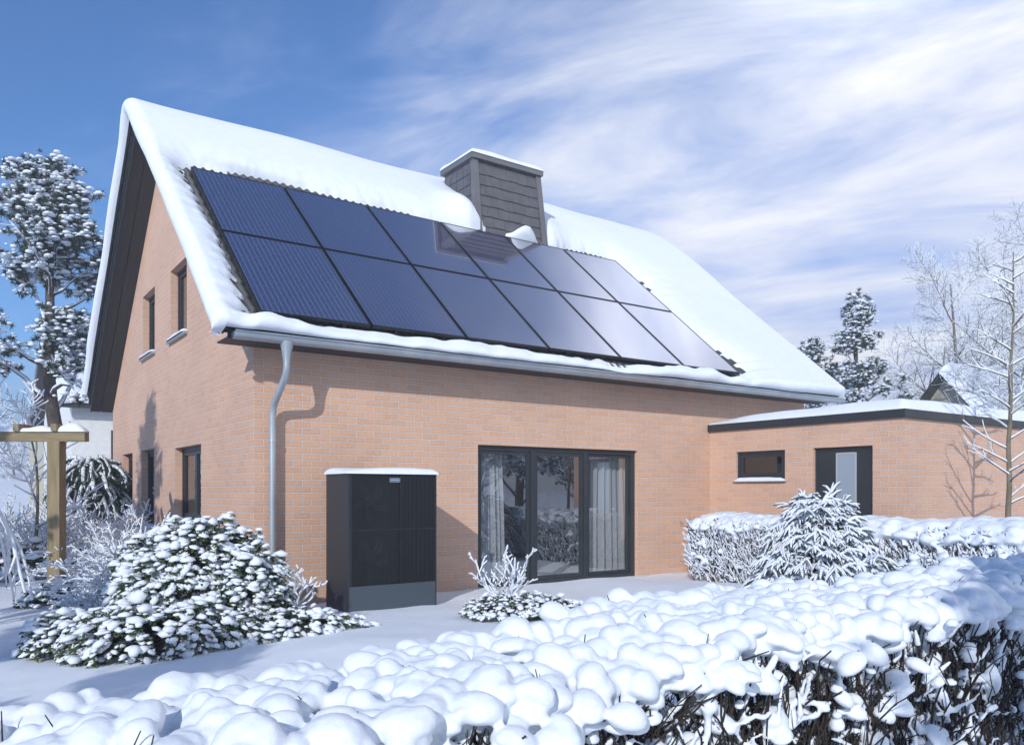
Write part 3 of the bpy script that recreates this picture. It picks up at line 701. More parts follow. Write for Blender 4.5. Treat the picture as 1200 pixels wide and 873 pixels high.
# ------------------------------------------------------------------ heat pump
hp = thing('heat_pump', 'tall anthracite heat pump with two fans behind a grille and snow on top', 'heat pump', (.699, -1.25, -.1))
W_, D_, H0, H1, H2 = 1.163, .64, 0., .34, 1.655
hb = MB(); hb.box(.018, W_ - .002, .07, D_, H0, H2 - .002); hb.build('housing', M['hp_side'], hp)
hb = MB(); hb.box(-.0, .016, -.006, D_ + .004, .0, H2); hb.build('side_panel', M['hp_side'], hp)
hb = MB(); hb.box(W_ - .0, W_ + .016, -.006, D_ + .004, 0, H2); hb.build('side_panel', M['hp_side'], hp)
hb = MB(); hb.box(-.004, W_ + .02, -.012, D_ + .008, H2, H2 + .018); hb.build('lid', M['hp_side'], hp)
hb = MB(); hb.box(.017, W_ - .001, -.004, .05, .0, H1); hb.build('plinth', M['hp_base'], hp)
mid = H1 + (H2 - H1) * .5; fx = .68
def fan_cavity(z0, z1, parent):
    f = MB(); czf = (z0 + z1) / 2 + .0; cxf = .30
    ns = 40; 
    for b_ in range(5):
        a0 = b_ * 2 * math.pi / 5 + .5; P = np.zeros((7, 6, 3))
        for i in range(7):
            r = .05 + i / 6 * .19
            for j in range(6):
                wv = (j / 5 - .5) * (.75 - .35 * i / 6); aa = a0 + wv + .5 * i / 6
                P[i, j] = (cxf + r * math.cos(aa), .045 + .05 * (j / 5 - .5), czf + r * math.sin(aa))
        f.grid(P)
    tube(f, [(cxf, .06, czf), (cxf, .03, czf), (cxf, .02, czf)], [.07, .07, .045], 16)
    fo = f.build('fan', M['fan'], parent, True)
for q0, q1 in ((H1 + .02, mid - .02), (mid + .02, H2 - .03)): fan_cavity(q0, q1, hp)
# grille: fine vertical ribs; over the fans short staggered bars leave slots open
gb = MB(); z0g, z1g = H1 + .004, H2 - .004
nrib = 30; step = (fx - .05) / nrib
for i in range(nrib + 1):
    x = .05 + i * step; gb.box(x - .003, x + .003, -.002, .006, z0g, z1g)
zs = np.arange(z0g + .03, z1g, .045)
for i in range(nrib):
    x = .05 + (i + .5) * step
    for z in zs + (.0225 if i % 2 else 0): gb.box(x - step / 2 + .0036, x + step / 2 - .0036, .0, .005, z - .006, min(z + .006, z1g))
gb.box(.017, .046, -.004, .03, z0g, z1g)
gb.build('fan_grille', M['hp_grille'], hp)
rb = MB(); n_ = 26; st = (W_ - .004 - fx) / n_
rb.box(fx, W_ - .002, .006, .05, z0g, z1g)
for i in range(n_): rb.box(fx + i * st + .002, fx + i * st + st * .55, -.004, .007, z0g, z1g)
rb.build('rib_panel', M['hp_grille'], hp)
rb = MB(); rb.box(.017, W_ - .001, -.007, -.0045, mid - .004, mid + .004); rb.build('seam_strip', M['hp_side'], hp)
hb = MB(); hb.box(.53, .672, -.013, -.005, H2 - .095, H2 - .038); bad = hb.build('badge', M['badge'], hp)
tcu = bpy.data.curves.new('lettering', 'FONT'); tcu.body = 'VIESSMANN'; tcu.size = .021; tcu.extrude = .0004; tcu.align_x = 'CENTER'; tcu.align_y = 'CENTER'
to = bpy.data.objects.new('lettering', tcu); COL.objects.link(to); to.location = (.601, -.0136, H2 - .0665); to.rotation_euler = (R_(90), 0, 0)
bpy.context.view_layer.update()
me = bpy.data.meshes.new_from_object(to.evaluated_get(bpy.context.evaluated_depsgraph_get())); bpy.data.objects.remove(to)
me.materials.clear(); me.materials.append(M['badge_text'])
lo = bpy.data.objects.new('lettering', me); COL.objects.link(lo); lo.parent = bad; lo.location = (.601, -.0136, H2 - .0665); lo.rotation_euler = (R_(90), 0, 0)
pillow(-.004, W_ + .02, -.012, D_ + .008, H2 + .018, .055, seed=8, rad=.1, over=.02, drop=.012).build('snow_cap', M['snow'], hp, True)

# ------------------------------------------------------------------ plants: branching
def branches(base, dirv, length, r0, levels, rs, spread=.6, kids_=(4, 6), up=.25, seg=5, wob=.16, shrink=.55, rmin=.004, start=.25, droop=0.):
    """list of (p0,p1,r0,r1,level)"""
    out_ = []
    def rec(p, d, ln, r, lv):
        d = unit(d); n = seg if lv == 0 else max(3, seg - 1); pts = [p]; dirs = []
        for i in range(n):
            d = unit(d + rs.normal(size=3) * wob + A([0, 0, up if lv else 0]) * .3 - A([0, 0, droop]) * (i / n)); p = p + d * ln / n; pts.append(p); dirs.append(d)
        rr = [max(r * (1 - .75 * i / n), rmin) for i in range(n + 1)]
        for i in range(n): out_.append((pts[i], pts[i + 1], rr[i], rr[i + 1], lv))
        if lv >= levels: return
        kk = rs.integers(kids_[0], kids_[1] + 1) if not isinstance(kids_, dict) else rs.integers(*kids_[lv])
        ph0 = rs.uniform(0, 6.28)
        for j in range(kk):
            f = start + (1 - start) * (j + rs.uniform(.2, .8)) / kk; i = min(int(f * n), n - 1); q = pts[i] + (pts[i + 1] - pts[i]) * (f * n - i)
            dd = dirs[i]; ref = A([0, 0, 1.]) if abs(dd[2]) < .95 else A([1., 0, 0]); u_ = unit(np.cross(dd, ref)); w_ = np.cross(dd, u_)
            a_ = ph0 + j * 2.4 + rs.normal() * .3
            nd = dd * math.cos(spread) + (u_ * math.cos(a_) + w_ * math.sin(a_)) * math.sin(spread)
            rec(q, nd, ln * shrink * (1.15 - .6 * f) * rs.uniform(.8, 1.15), max(rr[i] * .6, rmin), lv + 1)
    rec(A(base, float), A(dirv, float), length, r0, 0); return out_
def seg_arrays(B):
    return A([b[0] for b in B]), A([b[1] for b in B]), A([b[2] for b in B]), A([b[3] for b in B]), A([b[4] for b in B])
def snow_on(mb, P0, P1, R0, R1, k=.9, add=.004, n=5, rs=rng):
    d = unit(P1 - P0); flat = np.sqrt(1 - d[:, 2] ** 2)
    keep = flat > .25
    off = A([[0, 0, 1.]]) * ((R0 * .55 + add * .6) * flat)[:, None]
    segs(mb, (P0 + off)[keep], (P1 + off)[keep], (R0 * k + add)[keep], (R1 * k + add)[keep], n)

def frosted_tree(name, label, cat, loc, H, r0, seed, levels=3, kids_=(6, 8), spread=.8, barkm='bark_pale', frost=.005, group=None, shrink=.5, up=.35, dirv=(0, 0, 1), snowm='snow_far', rmin=.004, start=.25, wob=.12, sides=4, droop=0., seg=7):
    rs = np.random.default_rng(seed); t = thing(name, label, cat, loc, group)
    B = branches((0, 0, -.1), dirv, H, r0, levels, rs, spread, kids_, up, seg=seg, wob=wob, shrink=shrink, rmin=rmin, start=start, droop=droop)
    P0, P1, a, b, lv = seg_arrays(B)
    m = lv == 0; mb = MB(); segs(mb, P0[m], P1[m], a[m], b[m], 8); mb.build('trunk', M[barkm], t, True)
    mb = MB(); segs(mb, P0[~m], P1[~m], a[~m], b[~m], sides); mb.build('branch', M[barkm], t, True)
    mb = MB(); snow_on(mb, P0, P1, a, b, .8, frost, sides); mb.build('snow', M[snowm], t, True)
    return t

def spiky(seed, n=26, ln=1.):
    r = np.random.default_rng(seed); d = unit(r.normal(size=(n, 3)) + A([0, 0, .15])); ref = unit(r.normal(size=(n, 3))); u_ = unit(np.cross(d, ref)) * .085
    V = np.stack([d * .08 - u_, d * .08 + u_, d * ln * r.uniform(.7, 1.1, (n, 1)) + u_ * .3], 1); return V.reshape(-1, 3), np.arange(n * 3).reshape(n, 3)
NEEDLE = [spiky(60 + i, 34, 1.) for i in range(6)]

def pine(label, loc, H, seed, bare=.28, width=.26, puffs=1., lean=.04, cat='tree', group=None, rscale=1., puff=.024):
    rs = np.random.default_rng(seed); t = thing('pine_tree', label, cat, loc, group)
    n = 12; tr = [A([lean * H * (i / n) + rs.normal() * .012 * H * (i > 0), rs.normal() * .012 * H * (i > 0), H * i / n - .2]) for i in range(n + 1)]
    tr = smooth(A(tr), 1.); rad = .024 * H * (1 - .85 * np.linspace(0, 1, n + 1)) * rscale + .01
    mb = MB(); tube(mb, tr, rad, 9); mb.build('trunk', M['bark'], t, True)
    segl = []; pf = []
    nl = int(24 * puffs)
    for k in range(nl):
        f = bare + (1 - bare) * ((k + rs.uniform()) / nl) ** .9; i = min(int(f * n), n - 1); p = tr[i] + (tr[i + 1] - tr[i]) * (f * n - i)
        a_ = k * 2.4 + rs.normal() * .6; g_ = (f - bare) / (1 - bare); shape = (1 - g_ ** 1.8) * (.35 + .85 * rs.uniform()) + .13
        ln = H * width * shape
        d = A([math.cos(a_), math.sin(a_), rs.uniform(-.2, .5) + .7 * f]); q = p; m_ = 6; r = rad[i] * .36 + .006
        for s_ in range(m_):
            d = unit(d + rs.normal(size=3) * .22 + A([0, 0, .10])); q2 = q + d * ln / m_; r2 = r * .8
            segl.append((q, q2, r, r2, 1))
            if s_ >= 2 or ln < H * .09:
                for _ in range(rs.integers(1, 4)):
                    sd = unit(d * .6 + rs.normal(size=3) * A([.8, .8, .5])); e_ = q2 + sd * (ln * rs.uniform(.06, .22) + .012 * H)
                    segl.append((q2, e_, r2 * .5, r2 * .3, 2))
                    for _ in range(rs.integers(2, 5)): pf.append(e_ + rs.normal(size=3) * H * A([.022, .022, .014]))
            q, r = q2, r2
        for _ in range(3): pf.append(q + rs.normal(size=3) * H * .012)
    for _ in range(26): pf.append(tr[-1] + rs.normal(size=3) * A([.018, .018, .032]) * H)
    P0, P1, a, b, lv = seg_arrays(segl); mb = MB(); segs(mb, P0, P1, a, b, 5); mb.build('branch', M['bark'], t, True)
    pf = A(pf); s0 = H * puff
    sz = s0 * rs.uniform(.6, 1.15, len(pf))
    mb = MB(); scatter(mb, NEEDLE, pf, np.stack([sz, sz, sz * .75], 1)); scatter(mb, NEEDLE, pf + rs.normal(size=pf.shape) * s0 * .45, sz * .7); mb.build('foliage', M['needle'], t)
    mb = MB(); sp2 = []; ss = []
    for p, z_ in zip(pf, sz):
        for _ in range(rs.integers(5, 9)):
            q = rs.uniform(.18, .52) * z_; sp2.append(p + A([rs.normal() * .62, rs.normal() * .62, rs.uniform(-.2, .55)]) * z_); ss.append((q, q * rs.uniform(.6, 1), q * rs.uniform(.4, .65)))
    scatter(mb, BLOB0, A(sp2), A(ss)); snow_on(mb, P0, P1, a, b, .8, .012 * H / 9, 5); mb.build('snow', M['snow_far'], t, True)
    return t

def leaf_shape():
    V = A([(0, 0, 0), (.35, .22, .05), (.35, -.22, .05), (.75, .18, -.02), (.75, -.18, -.02), (1.05, 0, -.14)]); F = [(0, 2, 1), (1, 2, 4), (1, 4, 3), (3, 4, 5)]
    return V, A(F)
LEAF = [leaf_shape()]
def leafy_shrub(name, label, cat, loc, mounds, n, size, seed, group=None, snowy=.86, leaves=7, inner='leaf'):
    """mounds: (x,y,z,rx,ry,rz) ellipsoids the foliage grows on"""
    rs = np.random.default_rng(seed); t = thing(name, label, cat, loc, group)
    area = A([(m[3] * m[4] + m[3] * m[5] + m[4] * m[5]) for m in mounds]); pick = rs.choice(len(mounds), n, p=area / area.sum())
    mo = A(mounds)[pick]; d = unit(rs.normal(size=(n, 3))); d[:, 2] = np.abs(d[:, 2]) * 1.0 - .12; d = unit(d)
    k = rs.uniform(.80, 1.08, n)[:, None] * (1 + .38 * A([vnoise(q[0] * 3 + 5, q[1] * 3 + q[2] * 3, 77) for q in d]))[:, None]
    pos = mo[:, :3] + d * mo[:, 3:] * k; pos[:, 2] = np.maximum(pos[:, 2], .03)
    sz = size * rs.uniform(.75, 1.3, n)
    mb = MB()
    ang0 = rs.uniform(0, 6.28, n)
    for j in range(leaves):
        ra = ang0 + j * 2 * np.pi / leaves + rs.normal(size=n) * .25
        scatter(mb, LEAF, pos + rs.normal(size=pos.shape) * size * .12, np.stack([sz * 1.05, sz * 1.05, sz], 1), rotz=ra, tilt=rs.uniform(.0, .75, n))
    mb.build('foliage', M[inner], t)
    mb = MB(); B = []
    for p in pos[:: 3]:
        c = A([mo[0, 0], mo[0, 1], 0]) + (p - A([mo[0, 0], mo[0, 1], 0])) * A([.35, .35, .1]); B.append((c, p, .006, .003, 0))
    P0, P1, a, b, _ = seg_arrays(B); segs(mb, P0, P1, a, b, 4); mb.build('stem', M['twig'], t, True)
    mb = MB(); keep = rs.uniform(size=n) < snowy; p2 = pos[keep]; s2 = sz[keep]
    jit = rs.normal(size=p2.shape) * size * .18
    s2 = s2 * np.exp(rs.normal(size=len(s2)) * .30 + .55 * (rs.uniform(size=len(s2)) < .14)); s2 = np.minimum(s2, size * 2.1); scatter(mb, BLOBC, p2 + jit + A([0, 0, 1]) * (s2 * .22)[:, None], np.stack([s2 * rs.uniform(.7, 1.2, len(s2)), s2 * rs.uniform(.55, .95, len(s2)), s2 * rs.uniform(.30, .52, len(s2))], 1), rotz=np.arctan2(d[keep][:, 1], d[keep][:, 0]) + rs.normal(size=len(s2)) * .5, tilt=np.clip(1 - d[keep][:, 2], 0, 1) * .55 + rs.normal(size=len(s2)) * .2)
    mb.build('snow', M['snow_fine'], t, True)
    return t

def frost_shrub(name, label, cat, loc, stems, H, spread, seed, r=.009, frost=.006, twig='bark_pale', droop=.25, levels=2, kids_=(5, 8), group=None, ex=1., ey=1., snowm='snow_fine', shrink=.42, base_r=.15):
    rs = np.random.default_rng(seed); t = thing(name, label, cat, loc, group); B = []
    for k in range(stems):
        a_ = rs.uniform(0, 6.28); q = rs.uniform(0, 1) ** .6 * spread; d = A([math.cos(a_) * math.sin(q) * ex, math.sin(a_) * math.sin(q) * ey, math.cos(q)])
        b0 = A([math.cos(a_) * base_r * ex * rs.uniform(), math.sin(a_) * base_r * ey * rs.uniform(), -.05])
        B += branches(b0, d, H * rs.uniform(.65, 1.1), r * rs.uniform(.7, 1.2), levels, rs, .65, kids_, .12, seg=6, wob=.14, shrink=shrink, rmin=.0025, start=.3, droop=droop)
    P0, P1, a, b, lv = seg_arrays(B)
    mb = MB(); segs(mb, P0, P1, a, b, 4); mb.build('branch', M[twig], t, True)
    mb = MB(); snow_on(mb, P0, P1, a, b, .9, frost, 5); mb.build('snow', M[snowm], t, True); return t

def spruce(label, loc, H, R, seed, name='spruce', fronds=900, cat='conifer'):
    """young conifer: every frond a curved finger of snow over a green shoot"""
    rs = np.random.default_rng(seed); t = thing(name, label, cat, loc)
    S_, G_ = [], []
    for k in range(fronds):
        f = (k + rs.uniform()) / fronds; z = H * (.03 + .93 * f); a_ = k * 2.39996; rad = R * (1 - f ** 3.2) ** .8 * rs.uniform(.25, 1.) * (1 + .5 * vnoise(a_ % 6.283 * .9, f * 3., 8)) + .02; a_ = k * 2.39996 + rs.normal() * .3
        o_ = A([math.cos(a_), math.sin(a_), 0]); p = A([0, 0, z]) + o_ * rad * .8; ln = R * rs.uniform(.3, .62) * (1.05 - .40 * f) * (1.5 if rs.uniform() < .13 else 1); d = unit(o_ + A([rs.normal() * .55, rs.normal() * .55, .45 + .6 * f + rs.normal() * .35]))
        r = .022 * rs.uniform(.75, 1.3) * (H / 1.5)
        m_ = 6; pts = [p]
        for i in range(m_): d = unit(d + A([0, 0, -.26]) + rs.normal(size=3) * .06); pts.append(pts[-1] + d * ln / m_)
        rr = [r * q for q in (.75, 1., 1.05, 1., .9, .7, .3)]
        for i in range(m_):
            S_.append((pts[i], pts[i + 1], rr[i], rr[i + 1], 0)); G_.append((pts[i] - A([0, 0, r * .8]), pts[i + 1] - A([0, 0, r * .6]), .007, .005, 0))
            if 1 <= i <= 4:
                for sgn in (-1, 1):
                    if rs.uniform() < .7:
                        dd = unit(d + np.cross(d, [0, 0, 1]) * sgn * 1.0 + rs.normal(size=3) * .2); e_ = pts[i] + dd * ln * .26; g2 = e_ + unit(dd + A([0, 0, -.5])) * ln * .14
                        S_.append((pts[i], e_, r * .75, r * .7, 1)); S_.append((e_, g2, r * .7, r * .25, 1)); G_.append((pts[i] - A([0, 0, r * .7]), g2 - A([0, 0, r * .5]), .006, .003, 1))
    P0, P1, a, b, _ = seg_arrays(S_); mb = MB(); segs(mb, P0, P1, a, b, 6); mb.build('snow', M['snow_fine'], t, True)
    P0, P1, a, b, _ = seg_arrays(G_); mb = MB(); segs(mb, P0, P1, a, b, 4)
    nd = (P0 + P1) / 2; scatter(mb, NEEDLE, nd[::2], .035 * H / 1.5); mb.build('foliage', M['needle'], t)
    mb = MB(); tube(mb, [(0, 0, -.1), (0, 0, H * .93)], [.03, .008], 7); mb.build('trunk', M['bark'], t, True); return t

# ------------------------------------------------------------------ hedges
def remesh(mb, name, material, parent, voxel, smooth_it=6, fac=.6):
    o = mb.build(name, material, None, True)
    md = o.modifiers.new('r', 'REMESH'); md.mode = 'VOXEL'; md.voxel_size = voxel; md.use_smooth_shade = True
    ms = o.modifiers.new('s', 'SMOOTH'); ms.iterations = smooth_it; ms.factor = fac
    bpy.context.view_layer.update()
    me = bpy.data.meshes.new_from_object(o.evaluated_get(bpy.context.evaluated_depsgraph_get()))
    o.modifiers.clear(); old = o.data; o.data = me; bpy.data.meshes.remove(old); me.name = name
    for p in me.polygons: p.use_smooth = True
    o.parent = parent; return o
def front_hedge():
    rs = np.random.default_rng(5)
    t = thing('hedge', 'thick snow laden hedge close by with dark bare twigs below, in front of the garden', 'hedge', (0, -8., 0))
    x0, x1, yb, yf = -4.3, 4.6, .42, -.27
    t.location = (0, -7.83, 0)
    def fr(x): return yf - .16 * np.clip((-1.2 - x) / 1.2, 0, 1) + .07 * vnoise(np.asarray(x) * 1.3, 0 * np.asarray(x), 93)
    def top(x, y): return .675 + .155 * np.clip((x + 3.3) / 2.2, 0, 1) + .09 * fnoise(x * 1.5, y * 1.5, 88, 2)
    mb = MB()
    # cushions on top
    n = 2100; X_ = rs.uniform(x0, x1, n); Y_ = fr(X_) + rs.uniform(0, 1, n) * (yb + .05 - fr(X_))
    R1 = rs.uniform(.027, .052, n) * np.exp(np.abs(rs.normal(size=n)) * .22)
    Z_ = top(X_, Y_) - R1 * .4 + np.clip(rs.normal(size=n) * .022, -.05, .035)
    scatter(mb, BLOB1, np.stack([X_, Y_, Z_], 1), np.stack([R1 * rs.uniform(.9, 1.7, n), R1 * rs.uniform(.85, 1.2, n), R1 * rs.uniform(.8, 1.2, n)], 1), tilt=rs.normal(size=n) * .3)
    n = 500; X_ = rs.uniform(x0, x1, n); Y_ = fr(X_) + rs.uniform(0, 1, n) * (yb + .05 - fr(X_)); R1 = rs.uniform(.02, .038, n); Z_ = top(X_, Y_) + rs.normal(size=n) * .018 - .015
    scatter(mb, BLOB1, np.stack([X_, Y_, Z_], 1), np.stack([R1 * rs.uniform(.9, 1.5, n), R1, R1 * rs.uniform(.8, 1.1, n)], 1), tilt=rs.normal(size=n) * .3)
    # looser bed under them, open towards the front edge
    gx_, gy_ = np.meshgrid(np.arange(x0, x1, .05), np.arange(yf + .02, yb - .02, .05), indexing='ij'); gp = np.stack([gx_.ravel(), gy_.ravel()], 1); gp = gp[rs.uniform(size=len(gp)) < np.clip(.35 + (gp[:, 1] - yf) * 2.2, 0, .93)]
    scatter(mb, BLOB0, np.stack([gp[:, 0], gp[:, 1], top(gp[:, 0], gp[:, 1]) - .10 + .03 * rs.normal(size=len(gp)) * .5 + .02], 1), np.full((len(gp), 3), .05))
    # big lumps drooping over the front edge
    n = 200; X_ = rs.uniform(x0, x1, n); R1 = rs.uniform(.03, .065, n)
    Y_ = fr(X_) + rs.normal(size=n) * .05; Z_ = top(X_, Y_) - rs.uniform(.02, .12, n)
    scatter(mb, BLOB1, np.stack([X_, Y_, Z_], 1), np.stack([R1 * rs.uniform(.9, 1.5, n), R1, R1 * rs.uniform(.8, 1.1, n)], 1), tilt=rs.normal(size=n) * .4)
    # balls caught on the twigs of the face
    n = 430; X_ = rs.uniform(x0, x1, n); Z_ = .10 + rs.uniform(size=n) ** .8 * (top(X_, 0 * X_ - .3) - .16); R1 = .018 + .042 * rs.uniform(size=n) ** 1.3; Y_ = fr(X_) + rs.uniform(-.05, .14, n)
    C0 = np.stack([X_, Y_, Z_], 1)
    scatter(mb, BLOB1, C0, np.stack([R1 * rs.uniform(.8, 1.4, n), R1, R1 * rs.uniform(.8, 1.15, n)], 1), tilt=rs.normal(size=n) * .5)
    m_ = rs.uniform(size=n) < .5; off = A([rs.normal(size=n) * .05, rs.normal(size=n) * .02, rs.normal(size=n) * .04]).T
    scatter(mb, BLOB1, (C0 + off)[m_], np.stack([R1 * .8, R1 * .8, R1 * .7], 1)[m_])
    # webs of snow on the twigs
    B = []
    for k in range(2700):
        xq = rs.uniform(x0, x1); p = A([xq, float(fr(xq)) + rs.uniform(-.03, .30), rs.uniform(.02, .74)]); d = unit(A([rs.normal() * .9, rs.normal() * .25, abs(rs.normal()) * .8 + .15])); 
        for i in range(3):
            q = p + d * rs.uniform(.03, .075); r = rs.uniform(.006, .017)
            if q[2] > top(q[0], q[1]) - .06: break
            B.append((p, q, r, r * rs.uniform(.6, 1.1), 0)); p = q; d = unit(d + rs.normal(size=3) * A([.6, .2, .5]))
    P0, P1, a, b, _ = seg_arrays(B)
    for p, r in ((P0, a), (P1, b)): scatter(mb, BLOB0, p, r[:, None] * 1.05)
    V, F = [], []
    tb = MB(); n6 = 6
    for i in range(len(P0)): tube(tb, [P0[i], P1[i]], [a[i], b[i]], n6)
    for V_, F_ in zip(tb.V, tb.F): pass
    off_ = 0
    allV = np.concatenate(tb.V); allF4 = np.concatenate([f for f in tb.F if f.shape[1] == 4]); allF6 = np.concatenate([f for f in tb.F if f.shape[1] == n6])
    mb.V.append(allV); mb.F.append(allF4 + mb.n); mb.U.append(np.zeros(allF4.shape + (2,))); mb.F.append(allF6 + mb.n); mb.U.append(np.zeros(allF6.shape + (2,))); mb.n += len(allV)
    remesh(mb, 'snow_cover', M['snow_fine'], t, .0088, 3, .5)
    # twigs
    B = []
    for k in range(3600):
        xq = rs.uniform(x0, x1); p = A([xq, rs.uniform(yf + .02, yb - .02) if rs.uniform() < .40 else float(fr(xq)) + abs(rs.normal()) * .10 - .01, rs.uniform(-.05, .55)]); d = unit(A([rs.normal() * .42, rs.normal() * .14 + .03, 1.])); ln = rs.uniform(.2, .45); r = rs.uniform(.003, .0065)
        zt = .93
        for i in range(4):
            q = p + d * ln / 4
            if q[2] > top(q[0], q[1]) - .03: break
            B.append((p, q, r, r * .85, 0)); 
            if rs.uniform() < .5:
                e_ = q + unit(d + rs.normal(size=3) * .9) * rs.uniform(.05, .14)
                if e_[2] < top(e_[0], e_[1]) - .03 and e_[1] > fr(e_[0]) - .05: B.append((q, e_, r * .6, r * .4, 1))
            p = q; r *= .85; d = unit(d + rs.normal(size=3) * .25)
    # tips poking through the cover
    for k in range(110):
        x_, y_ = rs.uniform(x0, x1), rs.uniform(yf, yb); z_ = top(x_, y_) + .0; p = A([x_, y_, z_ - .03]); B.append((p, p + A([rs.normal() * .03, rs.normal() * .03, rs.uniform(.05, .085)]), .0026, .0016, 0))
    P0, P1, a, b, _ = seg_arrays(B); mb = MB(); segs(mb, P0, P1, a, b, 5); mb.build('twigs', M['twig'], t, True)
    return t
front_hedge()

def side_hedge():
    rs = np.random.default_rng(15)
    t = thing('hedge', 'clipped snowy hedge along the garage path with dense dark twigs', 'hedge', (6.5, -4.2, 0))
    X0, X1, Y0, Y1, HH = 0., .95, -4.6, 3.0, 1.0
    mb = MB(); n = 1700
    X_ = rs.uniform(X0 - .02, X1 + .02, n); Y_ = rs.uniform(Y0, Y1, n); big = np.clip((-Y_ + 1.2) / 3, 0, 1)
    R1 = rs.uniform(.045, .085, n) * (1 + .5 * big)
    edge_ = np.minimum(np.minimum(X_ - X0, X1 - X_), Y1 - Y_); Z_ = HH - .05 - .16 * np.clip(1 - edge_ / .25, 0, 1) ** 2 + .07 * fnoise(X_ * 2, Y_ * 1.5, 3, 2)
    scatter(mb, BLOB1, np.stack([X_, Y_, Z_], 1), np.stack([R1 * 1.1, R1 * 1.2, R1 * .75], 1), tilt=rs.normal(size=n) * .2)
    n = 620; Y_ = rs.uniform(Y0, Y1, n); R1 = rs.uniform(.02, .06, n) * (1 + .5 * np.clip((-Y_ + 1.2) / 3, 0, 1)); Z_ = rs.uniform(.15, HH - .1, n)
    scatter(mb, BLOB1, np.stack([X0 + rs.uniform(-.05, .06, n), Y_, Z_], 1), np.stack([R1, R1 * 1.2, R1 * .8], 1), tilt=rs.normal(size=n) * .4)
    remesh(mb, 'snow_cover', M['snow_fine'], t, .02, 4, .5)
    B, S_ = [], []
    for k in range(8000):
        u_ = rs.uniform()
        if u_ < .66: p = A([X0 + abs(rs.normal()) * .10, rs.uniform(Y0, Y1), rs.uniform(-.05, .75)]); out_ = A([-1., 0, 0])
        elif u_ < .78: p = A([rs.uniform(X0, X1), Y1 - abs(rs.normal()) * .08, rs.uniform(0, .75)]); out_ = A([0, 1., 0])
        else: p = A([rs.uniform(X0, X1), rs.uniform(Y0, Y1), rs.uniform(0, .75)]); out_ = A([0, 0, .2])
        d = unit(out_ * rs.uniform(.05, .5) + A([rs.normal() * .2, rs.normal() * .35, 1.])); ln = rs.uniform(.12, .3); r = rs.uniform(.004, .008)
        for i in range(3):
            q = p + d * ln / 3
            if q[2] > HH - .06: break
            B.append((p, q, r, r * .8, 0)); 
            if rs.uniform() < .68: S_.append((p + out_ * .006 + A([0, 0, .006]), q + out_ * .006 + A([0, 0, .006]), rs.uniform(.006, .014), rs.uniform(.005, .012), 0))
            p = q; r *= .8; d = unit(d + rs.normal(size=3) * .25 + out_ * .1)
    P0, P1, a, b, _ = seg_arrays(B); mb = MB(); segs(mb, P0, P1, a, b, 4); mb.build('twigs', M['twig'], t, True)
    P0, P1, a, b, _ = seg_arrays(S_); mb = MB(); segs(mb, P0, P1, a, b, 5); mb.build('twig_snow', M['snow_fine'], t, True)
    return t
side_hedge()

# ------------------------------------------------------------------ garden plants
spruce('young spruce smothered in snow before the hedge and garage door', (6.1, -3.75, -.05), 1.30, .76, 21)
# young bare tree before the garage front
rs = np.random.default_rng(31)
t = thing('young_tree', 'slim young bare tree with snow lined branches before the garage front', 'tree', (9.07, -4.76, 0))
B = []; p = A([0., 0, -.1]); tr = [p]
for i in range(16): p = p + A([rs.normal() * .012, rs.normal() * .012, .30]); tr.append(p)
for i in range(16): B.append((tr[i], tr[i + 1], .048 - .0026 * i, .048 - .0026 * (i + 1), 0))
for k in range(30):
    f = .25 + .75 * k / 30; z = f * 4.7; i = min(int((z + .1) / .3), 15); ln = (.95 - .55 * f) * rs.uniform(.8, 1.15); a_ = k * 2.5 + rs.normal() * .3
    if k % 2: a_ = math.atan2(RIGHT[1], RIGHT[0]) + (0 if k % 4 == 1 else math.pi) + rs.normal() * .35
    B += [(x[0], x[1], x[2], x[3], x[4] + 1) for x in branches(tr[i] + A([0, 0, rs.uniform(0, .25)]), (math.cos(a_), math.sin(a_), .62), ln, .016, 1, rs, .6, (3, 5), .2, seg=6, wob=.06, shrink=.42, rmin=.0035, start=.3)]
P0, P1, a, b, lv = seg_arrays(B); m = lv == 0
mb = MB(); segs(mb, P0[m], P1[m], a[m], b[m], 9); mb.build('trunk', M['bark_pale'], t, True)
mb = MB(); segs(mb, P0[~m], P1[~m], a[~m], b[~m], 5); mb.build('branch', M['bark_pale'], t, True)
mb = MB(); snow_on(mb, P0[~m], P1[~m], a[~m], b[~m], .8, .004, 6); mb.build('snow', M['snow_fine'], t, True)

# big evergreen shrub at the corner with its creeping skirt
leafy_shrub('evergreen_shrub', 'large round evergreen shrub under clumps of snow at the house corner', 'shrub', (-.98, -1.45, -.08),
            [(.03, 0, .56, .56, .56, .56), (-.28, .1, .36, .56, .56, .58), (.32, -.25, .32, .46, .46, .52)], 2700, .044, 41)
leafy_shrub('groundcover_shrub', 'low spreading evergreen with snow capped leaves in front of the large shrub', 'shrub', (-1.35, -2.3, -.08),
            [(-.15, .0, .05, .85, .55, .34), (.75, .05, .02, .95, .42, .24), (-.75, .5, .05, .50, .5, .28)], 2100, .042, 42)
frost_shrub('bare_shrub', 'small bare shrub with thick snow coated twigs by the downpipe', 'shrub', (-.18, -1.75, -.05), 10, .70, .75, 43, r=.012, frost=.007, droop=-.1, levels=2, kids_=(2, 4), base_r=.05)
frost_shrub('bare_shrub', 'small bare shrub with thick snow coated twigs before the glass door', 'shrub', (2.15, -2.35, .0), 11, .68, .75, 44, r=.012, frost=.007, droop=-.1, levels=2, kids_=(2, 4), base_r=.05)
leafy_shrub('groundcover_shrub', 'small low evergreen cushion dotted with snow before the glass door', 'shrub', (2.1, -2.6, -.03), [(0, 0, 0, .58, .42, .22), (.32, -.12, 0, .45, .34, .16)], 900, .030, 45, leaves=6)
